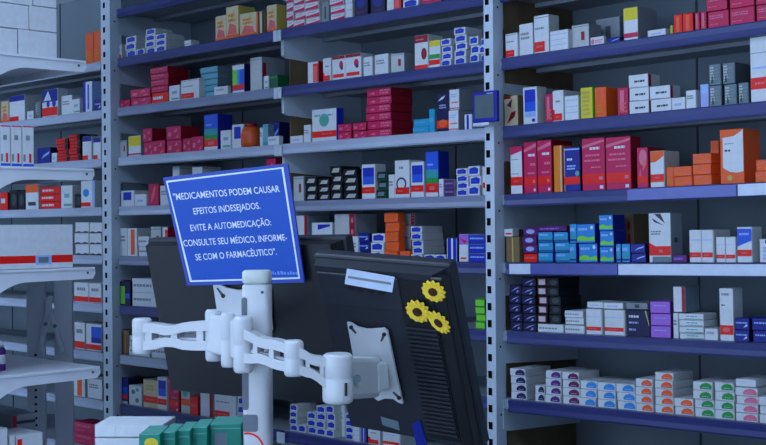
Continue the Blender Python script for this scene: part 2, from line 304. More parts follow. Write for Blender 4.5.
# ---------------------------------------------------------------- cartons
# a style: description, front colour, side colour, top colour, marks on the faces (u right, v up)
def R_(f, u0, v0, u1, v1, c): return (f, 'r', u0, v0, u1, v1, c)
def E_(f, u0, v0, u1, v1, c): return (f, 'e', u0, v0, u1, v1, c)
def T_(f, u0, v0, u1, v1, n, c): return (f, 't', u0, v0, u1, v1, c, n)
def G_(f, pts, c): return (f, 'p', pts, c)
band = [R_('f', 0, .18, 1, .36, 'red'), T_('f', .3, .24, .7, .3, 1, 'redlit')]
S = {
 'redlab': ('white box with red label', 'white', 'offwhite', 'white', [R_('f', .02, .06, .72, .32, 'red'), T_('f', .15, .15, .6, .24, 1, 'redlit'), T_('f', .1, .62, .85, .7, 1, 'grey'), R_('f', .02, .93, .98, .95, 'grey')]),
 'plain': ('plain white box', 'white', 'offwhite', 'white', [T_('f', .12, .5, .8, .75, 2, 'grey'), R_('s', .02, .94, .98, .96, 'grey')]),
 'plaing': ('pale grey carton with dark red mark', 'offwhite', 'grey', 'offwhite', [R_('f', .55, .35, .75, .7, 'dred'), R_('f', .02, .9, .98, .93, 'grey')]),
 'greystripe': ('grey carton with dark stripe', 'grey', 'silver', 'grey', [R_('f', .4, .2, .62, .75, 'dgrey')]),  # grey carton, darker stripe on its front
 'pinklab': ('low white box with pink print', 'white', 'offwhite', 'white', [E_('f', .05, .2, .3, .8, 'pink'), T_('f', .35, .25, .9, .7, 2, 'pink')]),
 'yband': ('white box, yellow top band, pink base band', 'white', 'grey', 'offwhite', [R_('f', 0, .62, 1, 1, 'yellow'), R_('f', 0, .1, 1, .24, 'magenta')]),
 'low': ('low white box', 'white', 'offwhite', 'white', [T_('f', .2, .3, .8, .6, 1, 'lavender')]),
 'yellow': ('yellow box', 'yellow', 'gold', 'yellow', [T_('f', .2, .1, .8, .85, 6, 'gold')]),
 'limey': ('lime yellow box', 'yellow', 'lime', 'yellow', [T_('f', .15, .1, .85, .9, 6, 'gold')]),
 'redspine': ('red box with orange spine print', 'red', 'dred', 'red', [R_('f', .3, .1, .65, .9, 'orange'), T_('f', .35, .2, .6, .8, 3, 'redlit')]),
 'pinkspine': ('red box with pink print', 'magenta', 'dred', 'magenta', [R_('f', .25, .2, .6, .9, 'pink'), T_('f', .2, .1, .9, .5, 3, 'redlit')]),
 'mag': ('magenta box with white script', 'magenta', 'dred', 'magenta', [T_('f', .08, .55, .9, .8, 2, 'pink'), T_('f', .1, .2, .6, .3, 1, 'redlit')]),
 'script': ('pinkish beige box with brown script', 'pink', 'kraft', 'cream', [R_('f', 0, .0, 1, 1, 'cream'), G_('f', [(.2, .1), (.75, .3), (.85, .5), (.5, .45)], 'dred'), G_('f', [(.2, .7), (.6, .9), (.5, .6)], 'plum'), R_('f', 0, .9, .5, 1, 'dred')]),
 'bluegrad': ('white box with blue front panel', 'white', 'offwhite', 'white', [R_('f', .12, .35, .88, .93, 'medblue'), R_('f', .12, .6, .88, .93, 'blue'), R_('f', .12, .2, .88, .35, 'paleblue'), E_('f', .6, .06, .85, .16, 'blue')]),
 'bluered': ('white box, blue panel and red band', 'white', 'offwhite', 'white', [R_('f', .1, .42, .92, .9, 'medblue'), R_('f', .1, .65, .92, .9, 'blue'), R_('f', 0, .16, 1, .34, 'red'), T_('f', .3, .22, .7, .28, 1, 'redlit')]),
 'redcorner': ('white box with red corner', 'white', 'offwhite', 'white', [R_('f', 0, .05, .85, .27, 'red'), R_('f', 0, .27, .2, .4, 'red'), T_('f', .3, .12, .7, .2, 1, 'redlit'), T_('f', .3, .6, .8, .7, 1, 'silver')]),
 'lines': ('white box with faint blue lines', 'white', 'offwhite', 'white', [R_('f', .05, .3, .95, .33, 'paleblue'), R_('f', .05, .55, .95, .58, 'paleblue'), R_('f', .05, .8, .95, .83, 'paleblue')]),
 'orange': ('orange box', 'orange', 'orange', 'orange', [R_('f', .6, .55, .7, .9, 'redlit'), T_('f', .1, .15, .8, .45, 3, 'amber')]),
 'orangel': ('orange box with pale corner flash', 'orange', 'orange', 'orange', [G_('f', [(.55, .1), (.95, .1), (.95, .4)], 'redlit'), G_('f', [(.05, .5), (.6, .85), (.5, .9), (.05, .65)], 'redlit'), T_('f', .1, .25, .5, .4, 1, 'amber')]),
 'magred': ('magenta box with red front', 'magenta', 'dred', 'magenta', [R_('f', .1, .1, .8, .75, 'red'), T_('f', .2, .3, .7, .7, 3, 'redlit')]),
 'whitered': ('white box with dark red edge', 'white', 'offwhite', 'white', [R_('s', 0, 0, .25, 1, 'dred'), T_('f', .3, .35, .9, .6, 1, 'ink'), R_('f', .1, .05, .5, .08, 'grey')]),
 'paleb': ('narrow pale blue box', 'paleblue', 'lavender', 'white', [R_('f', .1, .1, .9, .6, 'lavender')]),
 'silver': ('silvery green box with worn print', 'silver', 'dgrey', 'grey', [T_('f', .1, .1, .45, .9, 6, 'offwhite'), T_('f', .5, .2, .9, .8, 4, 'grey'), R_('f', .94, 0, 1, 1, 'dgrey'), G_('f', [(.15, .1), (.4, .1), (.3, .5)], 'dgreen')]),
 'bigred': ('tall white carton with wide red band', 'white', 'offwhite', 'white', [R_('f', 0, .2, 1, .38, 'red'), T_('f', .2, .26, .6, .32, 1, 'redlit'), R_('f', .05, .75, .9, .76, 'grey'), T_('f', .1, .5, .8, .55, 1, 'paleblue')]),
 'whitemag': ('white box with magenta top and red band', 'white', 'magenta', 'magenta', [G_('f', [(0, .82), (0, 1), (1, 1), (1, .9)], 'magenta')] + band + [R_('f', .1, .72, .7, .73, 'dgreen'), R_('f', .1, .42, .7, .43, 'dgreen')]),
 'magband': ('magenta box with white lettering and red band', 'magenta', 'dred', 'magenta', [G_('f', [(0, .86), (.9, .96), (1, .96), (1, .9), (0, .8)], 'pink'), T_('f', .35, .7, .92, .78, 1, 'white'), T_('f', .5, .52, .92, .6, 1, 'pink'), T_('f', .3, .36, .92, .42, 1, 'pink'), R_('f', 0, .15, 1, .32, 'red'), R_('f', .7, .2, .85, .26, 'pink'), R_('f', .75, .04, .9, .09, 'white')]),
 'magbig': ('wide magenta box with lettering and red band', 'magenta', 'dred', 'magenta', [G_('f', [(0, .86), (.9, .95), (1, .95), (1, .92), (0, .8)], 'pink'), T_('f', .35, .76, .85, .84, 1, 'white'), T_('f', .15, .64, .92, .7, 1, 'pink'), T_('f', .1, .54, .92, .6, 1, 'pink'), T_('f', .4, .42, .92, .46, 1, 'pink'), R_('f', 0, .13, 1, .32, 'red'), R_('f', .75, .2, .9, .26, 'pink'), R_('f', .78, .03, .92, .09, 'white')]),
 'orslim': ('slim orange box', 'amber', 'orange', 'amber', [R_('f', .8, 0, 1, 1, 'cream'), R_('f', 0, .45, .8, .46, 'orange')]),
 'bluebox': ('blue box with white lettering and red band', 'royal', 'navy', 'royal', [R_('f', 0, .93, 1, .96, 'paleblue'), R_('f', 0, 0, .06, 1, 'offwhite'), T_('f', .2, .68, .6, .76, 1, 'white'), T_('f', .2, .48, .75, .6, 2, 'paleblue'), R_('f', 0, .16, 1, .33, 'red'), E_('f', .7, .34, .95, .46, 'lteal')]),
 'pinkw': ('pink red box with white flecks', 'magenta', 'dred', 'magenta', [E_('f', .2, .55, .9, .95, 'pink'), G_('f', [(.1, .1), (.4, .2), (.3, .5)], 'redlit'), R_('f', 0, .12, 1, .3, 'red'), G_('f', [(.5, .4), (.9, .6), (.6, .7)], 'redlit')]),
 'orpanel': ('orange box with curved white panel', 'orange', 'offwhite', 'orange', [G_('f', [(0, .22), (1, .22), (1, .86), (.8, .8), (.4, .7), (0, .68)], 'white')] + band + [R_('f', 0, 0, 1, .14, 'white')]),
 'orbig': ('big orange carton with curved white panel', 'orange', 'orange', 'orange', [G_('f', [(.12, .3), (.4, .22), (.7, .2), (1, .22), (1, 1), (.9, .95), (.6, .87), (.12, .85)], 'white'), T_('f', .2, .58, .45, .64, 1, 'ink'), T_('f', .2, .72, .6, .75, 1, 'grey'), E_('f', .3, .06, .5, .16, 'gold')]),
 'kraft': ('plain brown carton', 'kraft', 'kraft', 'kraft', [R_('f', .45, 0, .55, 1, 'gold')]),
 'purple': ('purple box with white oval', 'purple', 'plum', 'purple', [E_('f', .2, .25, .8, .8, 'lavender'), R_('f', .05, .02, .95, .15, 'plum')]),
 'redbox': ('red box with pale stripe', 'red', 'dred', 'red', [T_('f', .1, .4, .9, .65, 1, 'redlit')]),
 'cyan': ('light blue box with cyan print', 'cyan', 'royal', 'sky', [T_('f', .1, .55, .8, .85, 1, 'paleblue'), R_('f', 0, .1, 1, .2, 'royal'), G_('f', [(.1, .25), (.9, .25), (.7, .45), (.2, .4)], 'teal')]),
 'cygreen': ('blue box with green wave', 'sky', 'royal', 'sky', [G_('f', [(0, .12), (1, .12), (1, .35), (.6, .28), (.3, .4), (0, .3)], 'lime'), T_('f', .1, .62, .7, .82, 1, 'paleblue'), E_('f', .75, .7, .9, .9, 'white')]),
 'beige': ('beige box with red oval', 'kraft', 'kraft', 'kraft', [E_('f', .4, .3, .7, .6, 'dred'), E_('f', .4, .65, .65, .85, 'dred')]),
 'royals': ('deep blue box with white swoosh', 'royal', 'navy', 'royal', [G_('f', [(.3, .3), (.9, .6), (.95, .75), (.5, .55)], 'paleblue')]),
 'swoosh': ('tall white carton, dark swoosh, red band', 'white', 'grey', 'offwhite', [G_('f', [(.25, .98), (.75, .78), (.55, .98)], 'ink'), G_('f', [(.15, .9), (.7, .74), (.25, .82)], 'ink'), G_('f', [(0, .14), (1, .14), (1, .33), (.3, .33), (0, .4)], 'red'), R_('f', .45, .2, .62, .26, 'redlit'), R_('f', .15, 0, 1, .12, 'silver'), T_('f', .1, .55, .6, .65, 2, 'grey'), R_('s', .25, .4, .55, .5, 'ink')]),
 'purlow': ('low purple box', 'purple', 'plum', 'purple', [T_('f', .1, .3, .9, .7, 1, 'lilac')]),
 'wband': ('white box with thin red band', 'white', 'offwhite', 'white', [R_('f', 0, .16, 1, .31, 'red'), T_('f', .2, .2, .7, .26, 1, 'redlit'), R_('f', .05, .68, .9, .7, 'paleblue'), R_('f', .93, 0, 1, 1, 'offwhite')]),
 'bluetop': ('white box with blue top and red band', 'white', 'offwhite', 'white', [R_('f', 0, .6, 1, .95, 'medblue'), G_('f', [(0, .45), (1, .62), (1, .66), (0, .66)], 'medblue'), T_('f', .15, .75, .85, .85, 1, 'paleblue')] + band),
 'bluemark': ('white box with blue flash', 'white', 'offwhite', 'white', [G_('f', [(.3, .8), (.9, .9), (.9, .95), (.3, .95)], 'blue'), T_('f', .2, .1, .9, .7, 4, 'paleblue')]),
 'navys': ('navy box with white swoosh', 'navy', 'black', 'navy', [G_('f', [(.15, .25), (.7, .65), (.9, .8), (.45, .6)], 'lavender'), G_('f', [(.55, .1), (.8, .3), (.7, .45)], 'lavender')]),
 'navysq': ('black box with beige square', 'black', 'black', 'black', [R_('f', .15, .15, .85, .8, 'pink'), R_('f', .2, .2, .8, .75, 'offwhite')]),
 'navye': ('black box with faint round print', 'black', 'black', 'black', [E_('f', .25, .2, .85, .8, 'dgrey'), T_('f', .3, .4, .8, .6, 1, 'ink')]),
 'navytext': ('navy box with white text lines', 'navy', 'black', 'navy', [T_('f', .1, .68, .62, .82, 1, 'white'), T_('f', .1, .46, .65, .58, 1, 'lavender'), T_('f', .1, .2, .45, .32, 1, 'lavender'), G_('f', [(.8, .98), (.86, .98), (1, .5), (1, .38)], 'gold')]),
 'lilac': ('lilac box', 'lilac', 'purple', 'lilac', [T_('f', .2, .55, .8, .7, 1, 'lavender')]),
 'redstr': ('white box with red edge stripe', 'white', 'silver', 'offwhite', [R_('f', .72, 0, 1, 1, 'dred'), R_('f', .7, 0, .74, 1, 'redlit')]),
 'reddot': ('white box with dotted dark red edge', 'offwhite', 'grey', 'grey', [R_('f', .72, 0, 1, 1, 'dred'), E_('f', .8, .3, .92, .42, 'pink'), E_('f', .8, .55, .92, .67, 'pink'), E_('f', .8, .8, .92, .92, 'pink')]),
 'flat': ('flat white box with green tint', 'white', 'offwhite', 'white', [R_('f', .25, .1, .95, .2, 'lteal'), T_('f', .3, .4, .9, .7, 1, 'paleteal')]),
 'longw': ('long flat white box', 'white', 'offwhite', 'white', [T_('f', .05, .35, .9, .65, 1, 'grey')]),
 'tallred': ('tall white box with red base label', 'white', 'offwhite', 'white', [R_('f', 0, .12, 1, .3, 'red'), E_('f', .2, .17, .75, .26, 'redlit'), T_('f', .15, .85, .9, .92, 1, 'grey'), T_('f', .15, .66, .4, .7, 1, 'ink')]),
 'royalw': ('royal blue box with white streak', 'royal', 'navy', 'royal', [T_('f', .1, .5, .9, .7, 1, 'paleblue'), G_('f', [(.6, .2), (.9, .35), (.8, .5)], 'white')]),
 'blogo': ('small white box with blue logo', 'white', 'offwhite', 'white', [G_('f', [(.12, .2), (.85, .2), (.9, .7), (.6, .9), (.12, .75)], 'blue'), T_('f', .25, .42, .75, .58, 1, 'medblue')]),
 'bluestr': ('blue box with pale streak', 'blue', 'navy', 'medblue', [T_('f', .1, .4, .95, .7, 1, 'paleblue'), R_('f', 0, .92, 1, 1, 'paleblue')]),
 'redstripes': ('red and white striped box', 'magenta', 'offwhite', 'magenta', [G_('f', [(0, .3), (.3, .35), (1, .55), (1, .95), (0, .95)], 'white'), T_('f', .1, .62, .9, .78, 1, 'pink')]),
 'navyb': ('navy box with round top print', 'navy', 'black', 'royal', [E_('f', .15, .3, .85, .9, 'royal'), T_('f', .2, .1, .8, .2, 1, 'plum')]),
 'redright': ('white box with red right half', 'white', 'dred', 'white', [R_('f', .5, .06, 1, .9, 'red'), R_('f', .55, .1, .85, .8, 'redlit')]),
 'heart': ('white box, dark red drop, crimson top', 'white', 'offwhite', 'magenta', [R_('f', 0, .86, 1, 1, 'dred'), E_('f', .55, .45, .85, .78, 'magenta'), E_('f', .65, .4, .85, .6, 'ink'), R_('f', .08, .12, .9, .26, 'red')]),
 'heartbig': ('tall white box, dark red top and drop', 'white', 'offwhite', 'dred', [R_('f', 0, .78, 1, 1, 'dred'), T_('f', .1, .84, .8, .9, 1, 'pink'), E_('f', .5, .28, .9, .62, 'dred'), R_('f', 0, .02, 1, .14, 'red')]),
 'ygr': ('white box, yellow top, green and red bands', 'white', 'offwhite', 'yellow', [R_('f', 0, .78, 1, 1, 'yellow'), R_('f', 0, .34, 1, .5, 'green'), R_('f', 0, .12, 1, .3, 'red')]),
 'whgreen': ('white green carton with red band', 'white', 'blue', 'magenta', [E_('f', .3, .45, .7, .85, 'lteal'), T_('f', .1, .75, .9, .85, 1, 'paleteal'), R_('f', .0, .13, 1, .32, 'red'), T_('f', .4, .2, .9, .26, 1, 'redlit')]),
 'magfl': ('crimson box with white flecks', 'magenta', 'dred', 'magenta', [G_('f', [(.1, .3), (.3, .25), (.35, .55), (.15, .6)], 'pink'), G_('f', [(.5, .55), (.75, .6), (.7, .85)], 'pink'), G_('f', [(.6, .1), (.85, .15), (.8, .35)], 'redlit')]),
 'crimson': ('crimson box with white side stripes', 'magenta', 'dred', 'magenta', [G_('f', [(.12, .35), (.35, .3), (.3, .6)], 'pink'), T_('f', .55, .2, .95, .85, 2, 'pink')]),
 'tealbox': ('turquoise box', 'cyan', 'teal', 'paleteal', [T_('f', .1, .4, .8, .7, 1, 'paleteal')]),
 'navyor': ('navy box, white script and red oval', 'navy', 'navy', 'navy', [G_('f', [(.1, .8), (.4, .9), (.7, .94), (.5, .85)], 'white'), T_('f', .2, .6, .8, .72, 2, 'lavender'), R_('f', 0, .1, 1, .3, 'red'), E_('f', .15, .12, .85, .32, 'orange')]),
 'pinkband': ('white box with pink and red bands', 'white', 'grey', 'offwhite', [R_('f', 0, .05, 1, .12, 'pink'), T_('f', .2, .3, .9, .42, 1, 'redlit'), T_('f', .15, .6, .8, .8, 2, 'paleblue')]),
 'bwsmall': ('small white box with blue stripe', 'white', 'paleblue', 'white', [R_('f', .3, .05, .6, .95, 'blue')]),
 'blacky': ('black box with pale yellow mark', 'black', 'black', 'dgrey', [G_('f', [(.15, .25), (.8, .25), (.9, .75), (.35, .75)], 'offwhite'), T_('f', .3, .4, .8, .6, 1, 'gold')]),
 'blackg': ('black green box with pale mark', 'black', 'dgreen', 'dgreen', [G_('f', [(.1, .3), (.85, .3), (.9, .75), (.2, .75)], 'silver'), R_('f', 0, .05, 1, .15, 'dgreen')]),
 'circle': ('white carton, blue ring, red band', 'white', 'offwhite', 'white', [E_('f', .1, .2, .8, .55, 'ink'), E_('f', .2, .24, .7, .5, 'white'), R_('f', .05, .1, 1, .28, 'red'), T_('f', .2, .15, .6, .22, 1, 'redlit'), T_('f', .3, .75, .6, .85, 1, 'grey')]),
 'bgreen': ('blue green carton with red band', 'medblue', 'royal', 'royal', [R_('f', 0, .42, 1, .6, 'teal'), R_('f', 0, .3, 1, .42, 'green'), T_('f', .15, .68, .6, .74, 1, 'paleblue'), R_('f', 0, .1, 1, .3, 'red'), R_('f', .3, .15, .7, .24, 'redlit'), R_('f', 0, 0, 1, .1, 'white')]),
 'purgrey': ('greyish purple box', 'purple', 'grey', 'offwhite', [T_('f', .1, .4, .9, .7, 1, 'grey')]),
 'whred': ('white box with small red square', 'white', 'offwhite', 'white', [R_('f', .2, .25, .9, .45, 'red')]),
 'magw': ('white box with magenta top', 'white', 'offwhite', 'magenta', [R_('f', 0, .62, 1, 1, 'lilac'), G_('f', [(.1, .85), (.9, .75), (.6, .65)], 'magenta'), R_('f', .2, .1, .8, .16, 'red')]),
 'bluebig': ('blue and white box with vertical panel', 'blue', 'navy', 'white', [R_('f', .42, .02, .6, .98, 'white'), R_('f', 0, 0, .08, 1, 'white'), R_('f', .92, 0, 1, 1, 'lavender')]),
 'lime': ('bright green box', 'lime', 'green', 'lime', [R_('f', 0, .85, 1, .95, 'green')]),
 'yellowtop': ('white box with yellow top and red line', 'white', 'grey', 'yellow', [R_('f', .03, .5, .97, .97, 'yellow'), R_('f', 0, .08, 1, .15, 'magenta')]),
 'teals': ('pale teal box', 'paleteal', 'silver', 'paleteal', [R_('f', 0, 0, 1, .18, 'teal')]),
 'greenb': ('white box, green left, blue right, red band', 'medblue', 'navy', 'white', [R_('f', 0, .3, .42, .86, 'lime'), R_('f', 0, .82, 1, 1, 'white'), R_('f', .4, .3, .6, .82, 'cyan'), R_('f', 0, .13, 1, .3, 'red'), R_('f', 0, 0, 1, .1, 'white')]),
 'greyred': ('tall grey white carton with red side mark', 'offwhite', 'grey', 'offwhite', [R_('f', .02, .92, .98, .94, 'grey'), R_('s', .0, .4, .18, .82, 'dred')]),
 'greenlow': ('low green box', 'dgreen', 'dgreen', 'green', [R_('f', 0, .75, 1, .85, 'green')]),
 'beigered': ('cream box with orange base print', 'cream', 'gold', 'cream', [R_('f', 0, 0, 1, .14, 'orange'), G_('f', [(.1, .15), (.9, .15), (.8, .4), (.3, .5)], 'redlit'), G_('f', [(.3, .5), (.6, .85), (.7, .9), (.5, .55)], 'gold'), T_('f', .2, .5, .8, .8, 2, 'amber')]),
 'spines': ('dark box with orange and white spines', 'black', 'kraft', 'black', [R_('f', .0, 0, .25, 1, 'orange'), R_('f', .45, 0, .75, 1, 'cream')]),
 'bluepatch': ('white box with blue patch', 'white', 'offwhite', 'white', [R_('f', .2, .4, .8, .9, 'blue')]),
 'redpink': ('red pink box with curved print', 'magenta', 'dred', 'magenta', [G_('f', [(.2, .1), (.5, .3), (.75, .85), (.6, .9), (.3, .5)], 'redlit')]),
 'orstripe': ('white box with orange centre stripe', 'white', 'offwhite', 'white', [R_('f', .35, .05, .75, .95, 'orange')]),
 'navygreen': ('navy box with lime stripe', 'navy', 'navy', 'black', [R_('f', .08, .05, .5, .8, 'lime'), R_('f', .55, .3, .95, .5, 'medblue')]),
 'bluegr': ('blue gradient box with red band', 'royal', 'navy', 'royal', [R_('f', 0, .35, 1, .65, 'medblue')] + band + [R_('f', 0, 0, 1, .1, 'white')]),
 'dots': ('white box with grey dots', 'white', 'offwhite', 'white', [E_('f', .2, .55, .5, .8, 'silver'), E_('f', .5, .15, .8, .4, 'silver'), E_('f', .55, .7, .8, .9, 'lteal')]),
 'cremband': ('cream box with orange red band', 'cream', 'gold', 'offwhite', [R_('f', 0, .18, 1, .42, 'red'), T_('f', .2, .26, .8, .34, 1, 'orange'), T_('f', .2, .6, .8, .85, 2, 'gold')]),
 'grband': ('white green box with orange band', 'offwhite', 'grey', 'offwhite', [R_('f', 0, .3, 1, .55, 'orange'), E_('f', .2, .62, .8, .95, 'lteal')]),
 'blueredw': ('blue and white box with red base', 'white', 'offwhite', 'royal', [R_('f', 0, .55, 1, 1, 'royal'), G_('f', [(.1, .6), (.4, .95), (.6, .6)], 'white'), R_('f', 0, .05, 1, .35, 'red'), E_('f', .3, .35, .5, .6, 'blue'), E_('f', .65, .35, .9, .6, 'blue')]),
 'bwtall': ('tall blue and white striped box', 'white', 'paleblue', 'white', [R_('f', .0, .0, .3, 1, 'blue'), R_('f', .5, .1, .7, .9, 'medblue')]),
 'redblack': ('red box with black print', 'red', 'black', 'dred', [T_('f', .1, .3, .9, .7, 1, 'dred'), R_('f', .75, .1, 1, .9, 'black')]),
 'bluecap': ('white box with blue cap and red base', 'white', 'offwhite', 'blue', [R_('f', 0, .78, 1, 1, 'royal'), R_('f', 0, .02, .6, .2, 'red')]),
 'ortop': ('white box with orange top', 'white', 'offwhite', 'orange', [R_('f', 0, .68, 1, 1, 'orange'), R_('f', .2, .15, .8, .3, 'ink')]),
 'redrow': ('red box with white script', 'red', 'dred', 'red', [T_('f', .1, .3, .8, .75, 1, 'white')]),
 'wblue': ('white box with blue print and red base', 'white', 'offwhite', 'white', [E_('f', .15, .4, .6, .7, 'sky'), R_('f', 0, .05, .7, .2, 'red'), R_('f', .8, 0, 1, 1, 'paleblue')]),
 'wave': ('flat white box with wavy dark edge', 'white', 'offwhite', 'white', [G_('f', [(0, 0), (1, 0), (1, .12), (.75, .2), (.5, .1), (.25, .2), (0, .1)], 'ink')]),
 'wredbase': ('white box with red base band', 'white', 'offwhite', 'white', [R_('f', 0, .05, 1, .3, 'red'), T_('f', .2, .55, .8, .8, 1, 'grey')]),
 'bgradred': ('white box, blue gradient, red base', 'white', 'offwhite', 'white', [R_('f', .35, .3, 1, .9, 'medblue'), R_('f', .35, .3, 1, .5, 'royal'), R_('f', 0, .05, 1, .24, 'red')]),
 'pinktop': ('tall white box, pink top, blue base', 'white', 'offwhite', 'pink', [R_('f', 0, .96, 1, 1, 'magenta'), R_('f', 0, 0, 1, .07, 'medblue'), R_('f', .05, .12, .25, .3, 'grey'), R_('f', .55, .1, .75, .32, 'red'), T_('f', .3, .6, .7, .8, 1, 'silver'), R_('f', .98, 0, 1, 1, 'silver')]),
 'bigcase': ('large white carton with red stripe', 'white', 'offwhite', 'white', [R_('f', 0, .13, 1, .30, 'red'), R_('f', .04, .09, .16, .28, 'paleblue'), R_('f', .62, .09, .78, .30, 'paleblue'), R_('f', .65, .13, .75, .26, 'silver'), R_('f', 0, .62, 1, .622, 'offwhite')]),
 'case': ('large blank white carton', 'white', 'offwhite', 'white', [R_('f', .3, .0, .305, 1, 'offwhite'), R_('f', .35, .45, .6, .455, 'offwhite')]),
 'redsq': ('white box with red squares on spine', 'white', 'offwhite', 'white', [R_('f', .22, .7, .36, .92, 'red'), R_('f', .22, .35, .36, .62, 'red'), R_('f', .22, .05, .36, .28, 'red'), R_('f', .14, 0, .18, 1, 'grey')]),
 'greyspine': ('grey box with dark red spine', 'grey', 'grey', 'grey', [R_('f', 0, 0, .2, 1, 'dred'), R_('f', .2, .85, 1, .9, 'ink')]),
 'gteal': ('green carton with yellow label', 'gteal', 'gteal', 'lteal', [E_('f', .25, .82, .9, .95, 'yellow'), T_('f', .1, .45, .9, .55, 1, 'lteal')]),
 'gteal2': ('green carton with pale flap line', 'gteal', 'gteal', 'lteal', [R_('f', .02, .9, .98, .92, 'lteal'), R_('f', .02, 0, .05, 1, 'lteal')]),
 'gteal3': ('green carton with small white label', 'gteal', 'gteal', 'lteal', [R_('f', .15, .7, .55, .88, 'silver'), R_('f', .02, .93, .98, .95, 'lteal')]),
}
for nm, c in (('purple', 'purple'), ('plum', 'plum'), ('blue', 'sky'), ('orange', 'orange'), ('green', 'green'), ('pink', 'pink'), ('navy', 'navy')):
    S['ov_' + nm] = ('flat white box with %s oval logo' % ('pale blue' if nm == 'blue' else nm), 'white', 'offwhite', 'white', [G_('f', [(.36, .15), (.95, .15), (.97, .5), (.87, .8), (.68, .9), (.46, .75), (.35, .45)], c), T_('f', .5, .28, .88, .4, 1, 'lavender'), R_('f', .0, .0, 1, .05, 'grey')])
S['blankflat'] = ('flat blank white box', 'white', 'offwhite', 'white', [R_('f', 0, 0, 1, .05, 'grey')])

def carton_mesh(style, w, h, d):
    desc, cf, cs, ct, marks = S[style]
    b = MB()
    bev = min(.0012, h * .08)
    r = bmesh.ops.create_cube(b.bm, size=1)
    for v in r['verts']: v.co = Vector(((v.co.x + .5) * w, (v.co.y + .5) * d, (v.co.z + .5) * h))
    b.bm.normal_update()
    for f in b.bm.faces:
        n = f.normal
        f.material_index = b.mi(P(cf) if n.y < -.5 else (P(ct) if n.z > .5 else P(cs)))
    bmesh.ops.bevel(b.bm, geom=b.bm.edges[:], offset=bev, segments=1, affect='EDGES')
    e = [.0004]
    def mp(face, u, v):
        u = min(max(u, bev / w), 1 - bev / w); v = min(max(v, bev / h), 1 - bev / h)
        if face == 'f': return Vector((u * w, -e[0], v * h))
        if face == 's': return Vector((w + e[0], u * d, v * h))
        return Vector((u * w, v * d, h + e[0]))
    def face(fc, pts, c):
        b.poly([mp(fc, *p) for p in pts], P(c)); e[0] += .00006
    for mk in marks:
        fc, ty = mk[0], mk[1]
        if ty == 'p': face(fc, mk[2], mk[3]); continue
        u0, v0, u1, v1, c = mk[2:7]
        if ty == 'r': face(fc, [(u0, v0), (u1, v0), (u1, v1), (u0, v1)], c)
        elif ty == 'e': face(fc, [((u0 + u1) / 2 + (u1 - u0) / 2 * math.cos(t * math.pi / 8), (v0 + v1) / 2 + (v1 - v0) / 2 * math.sin(t * math.pi / 8)) for t in range(16)], c)
        else:
            n = mk[7]; rnd = random.Random(int(u0 * 100 + v0 * 1000) + n)
            hh = (v1 - v0) / n
            for i in range(n):
                vb = v0 + i * hh + hh * .2; u = u0
                ue = u1 - rnd.random() * .25 * (u1 - u0)
                while u < ue - .01:
                    wd = min(.05 + rnd.random() * .12, ue - u)
                    face(fc, [(u, vb), (u + wd, vb), (u + wd, vb + hh * .6), (u, vb + hh * .6)], c); u += wd + .025
    me = bpy.data.meshes.new('medicine_box')
    b.bm.to_mesh(me); b.bm.free()
    for m in b.mats: me.materials.append(m)
    return me
ORD = ['first', 'second', 'third', 'fourth', 'fifth', 'sixth', 'seventh', 'eighth', 'ninth', 'tenth', 'eleventh', 'twelfth']
ENT = []
def st(bay, k, x0, x1, hpx, style, rows=1, d=.09, off=0, zpx=0, desc=None, name='medicine_box', cat='box'):
    ENT.append(dict(bay=bay, k=k, x0=x0, x1=x1, h=hpx, s=style, rows=rows, d=d, off=off, z=zpx, desc=desc or S[style][0], name=name, cat=cat))
def shelf_word(bay, k):
    n = {-1: 0, 0: 0}.get(k, k) if bay != 'R' else k - 1
    return ('top' if n == 0 else ORD[n]) + ' shelf, ' + BN[bay]
BUILT_BOXES = []
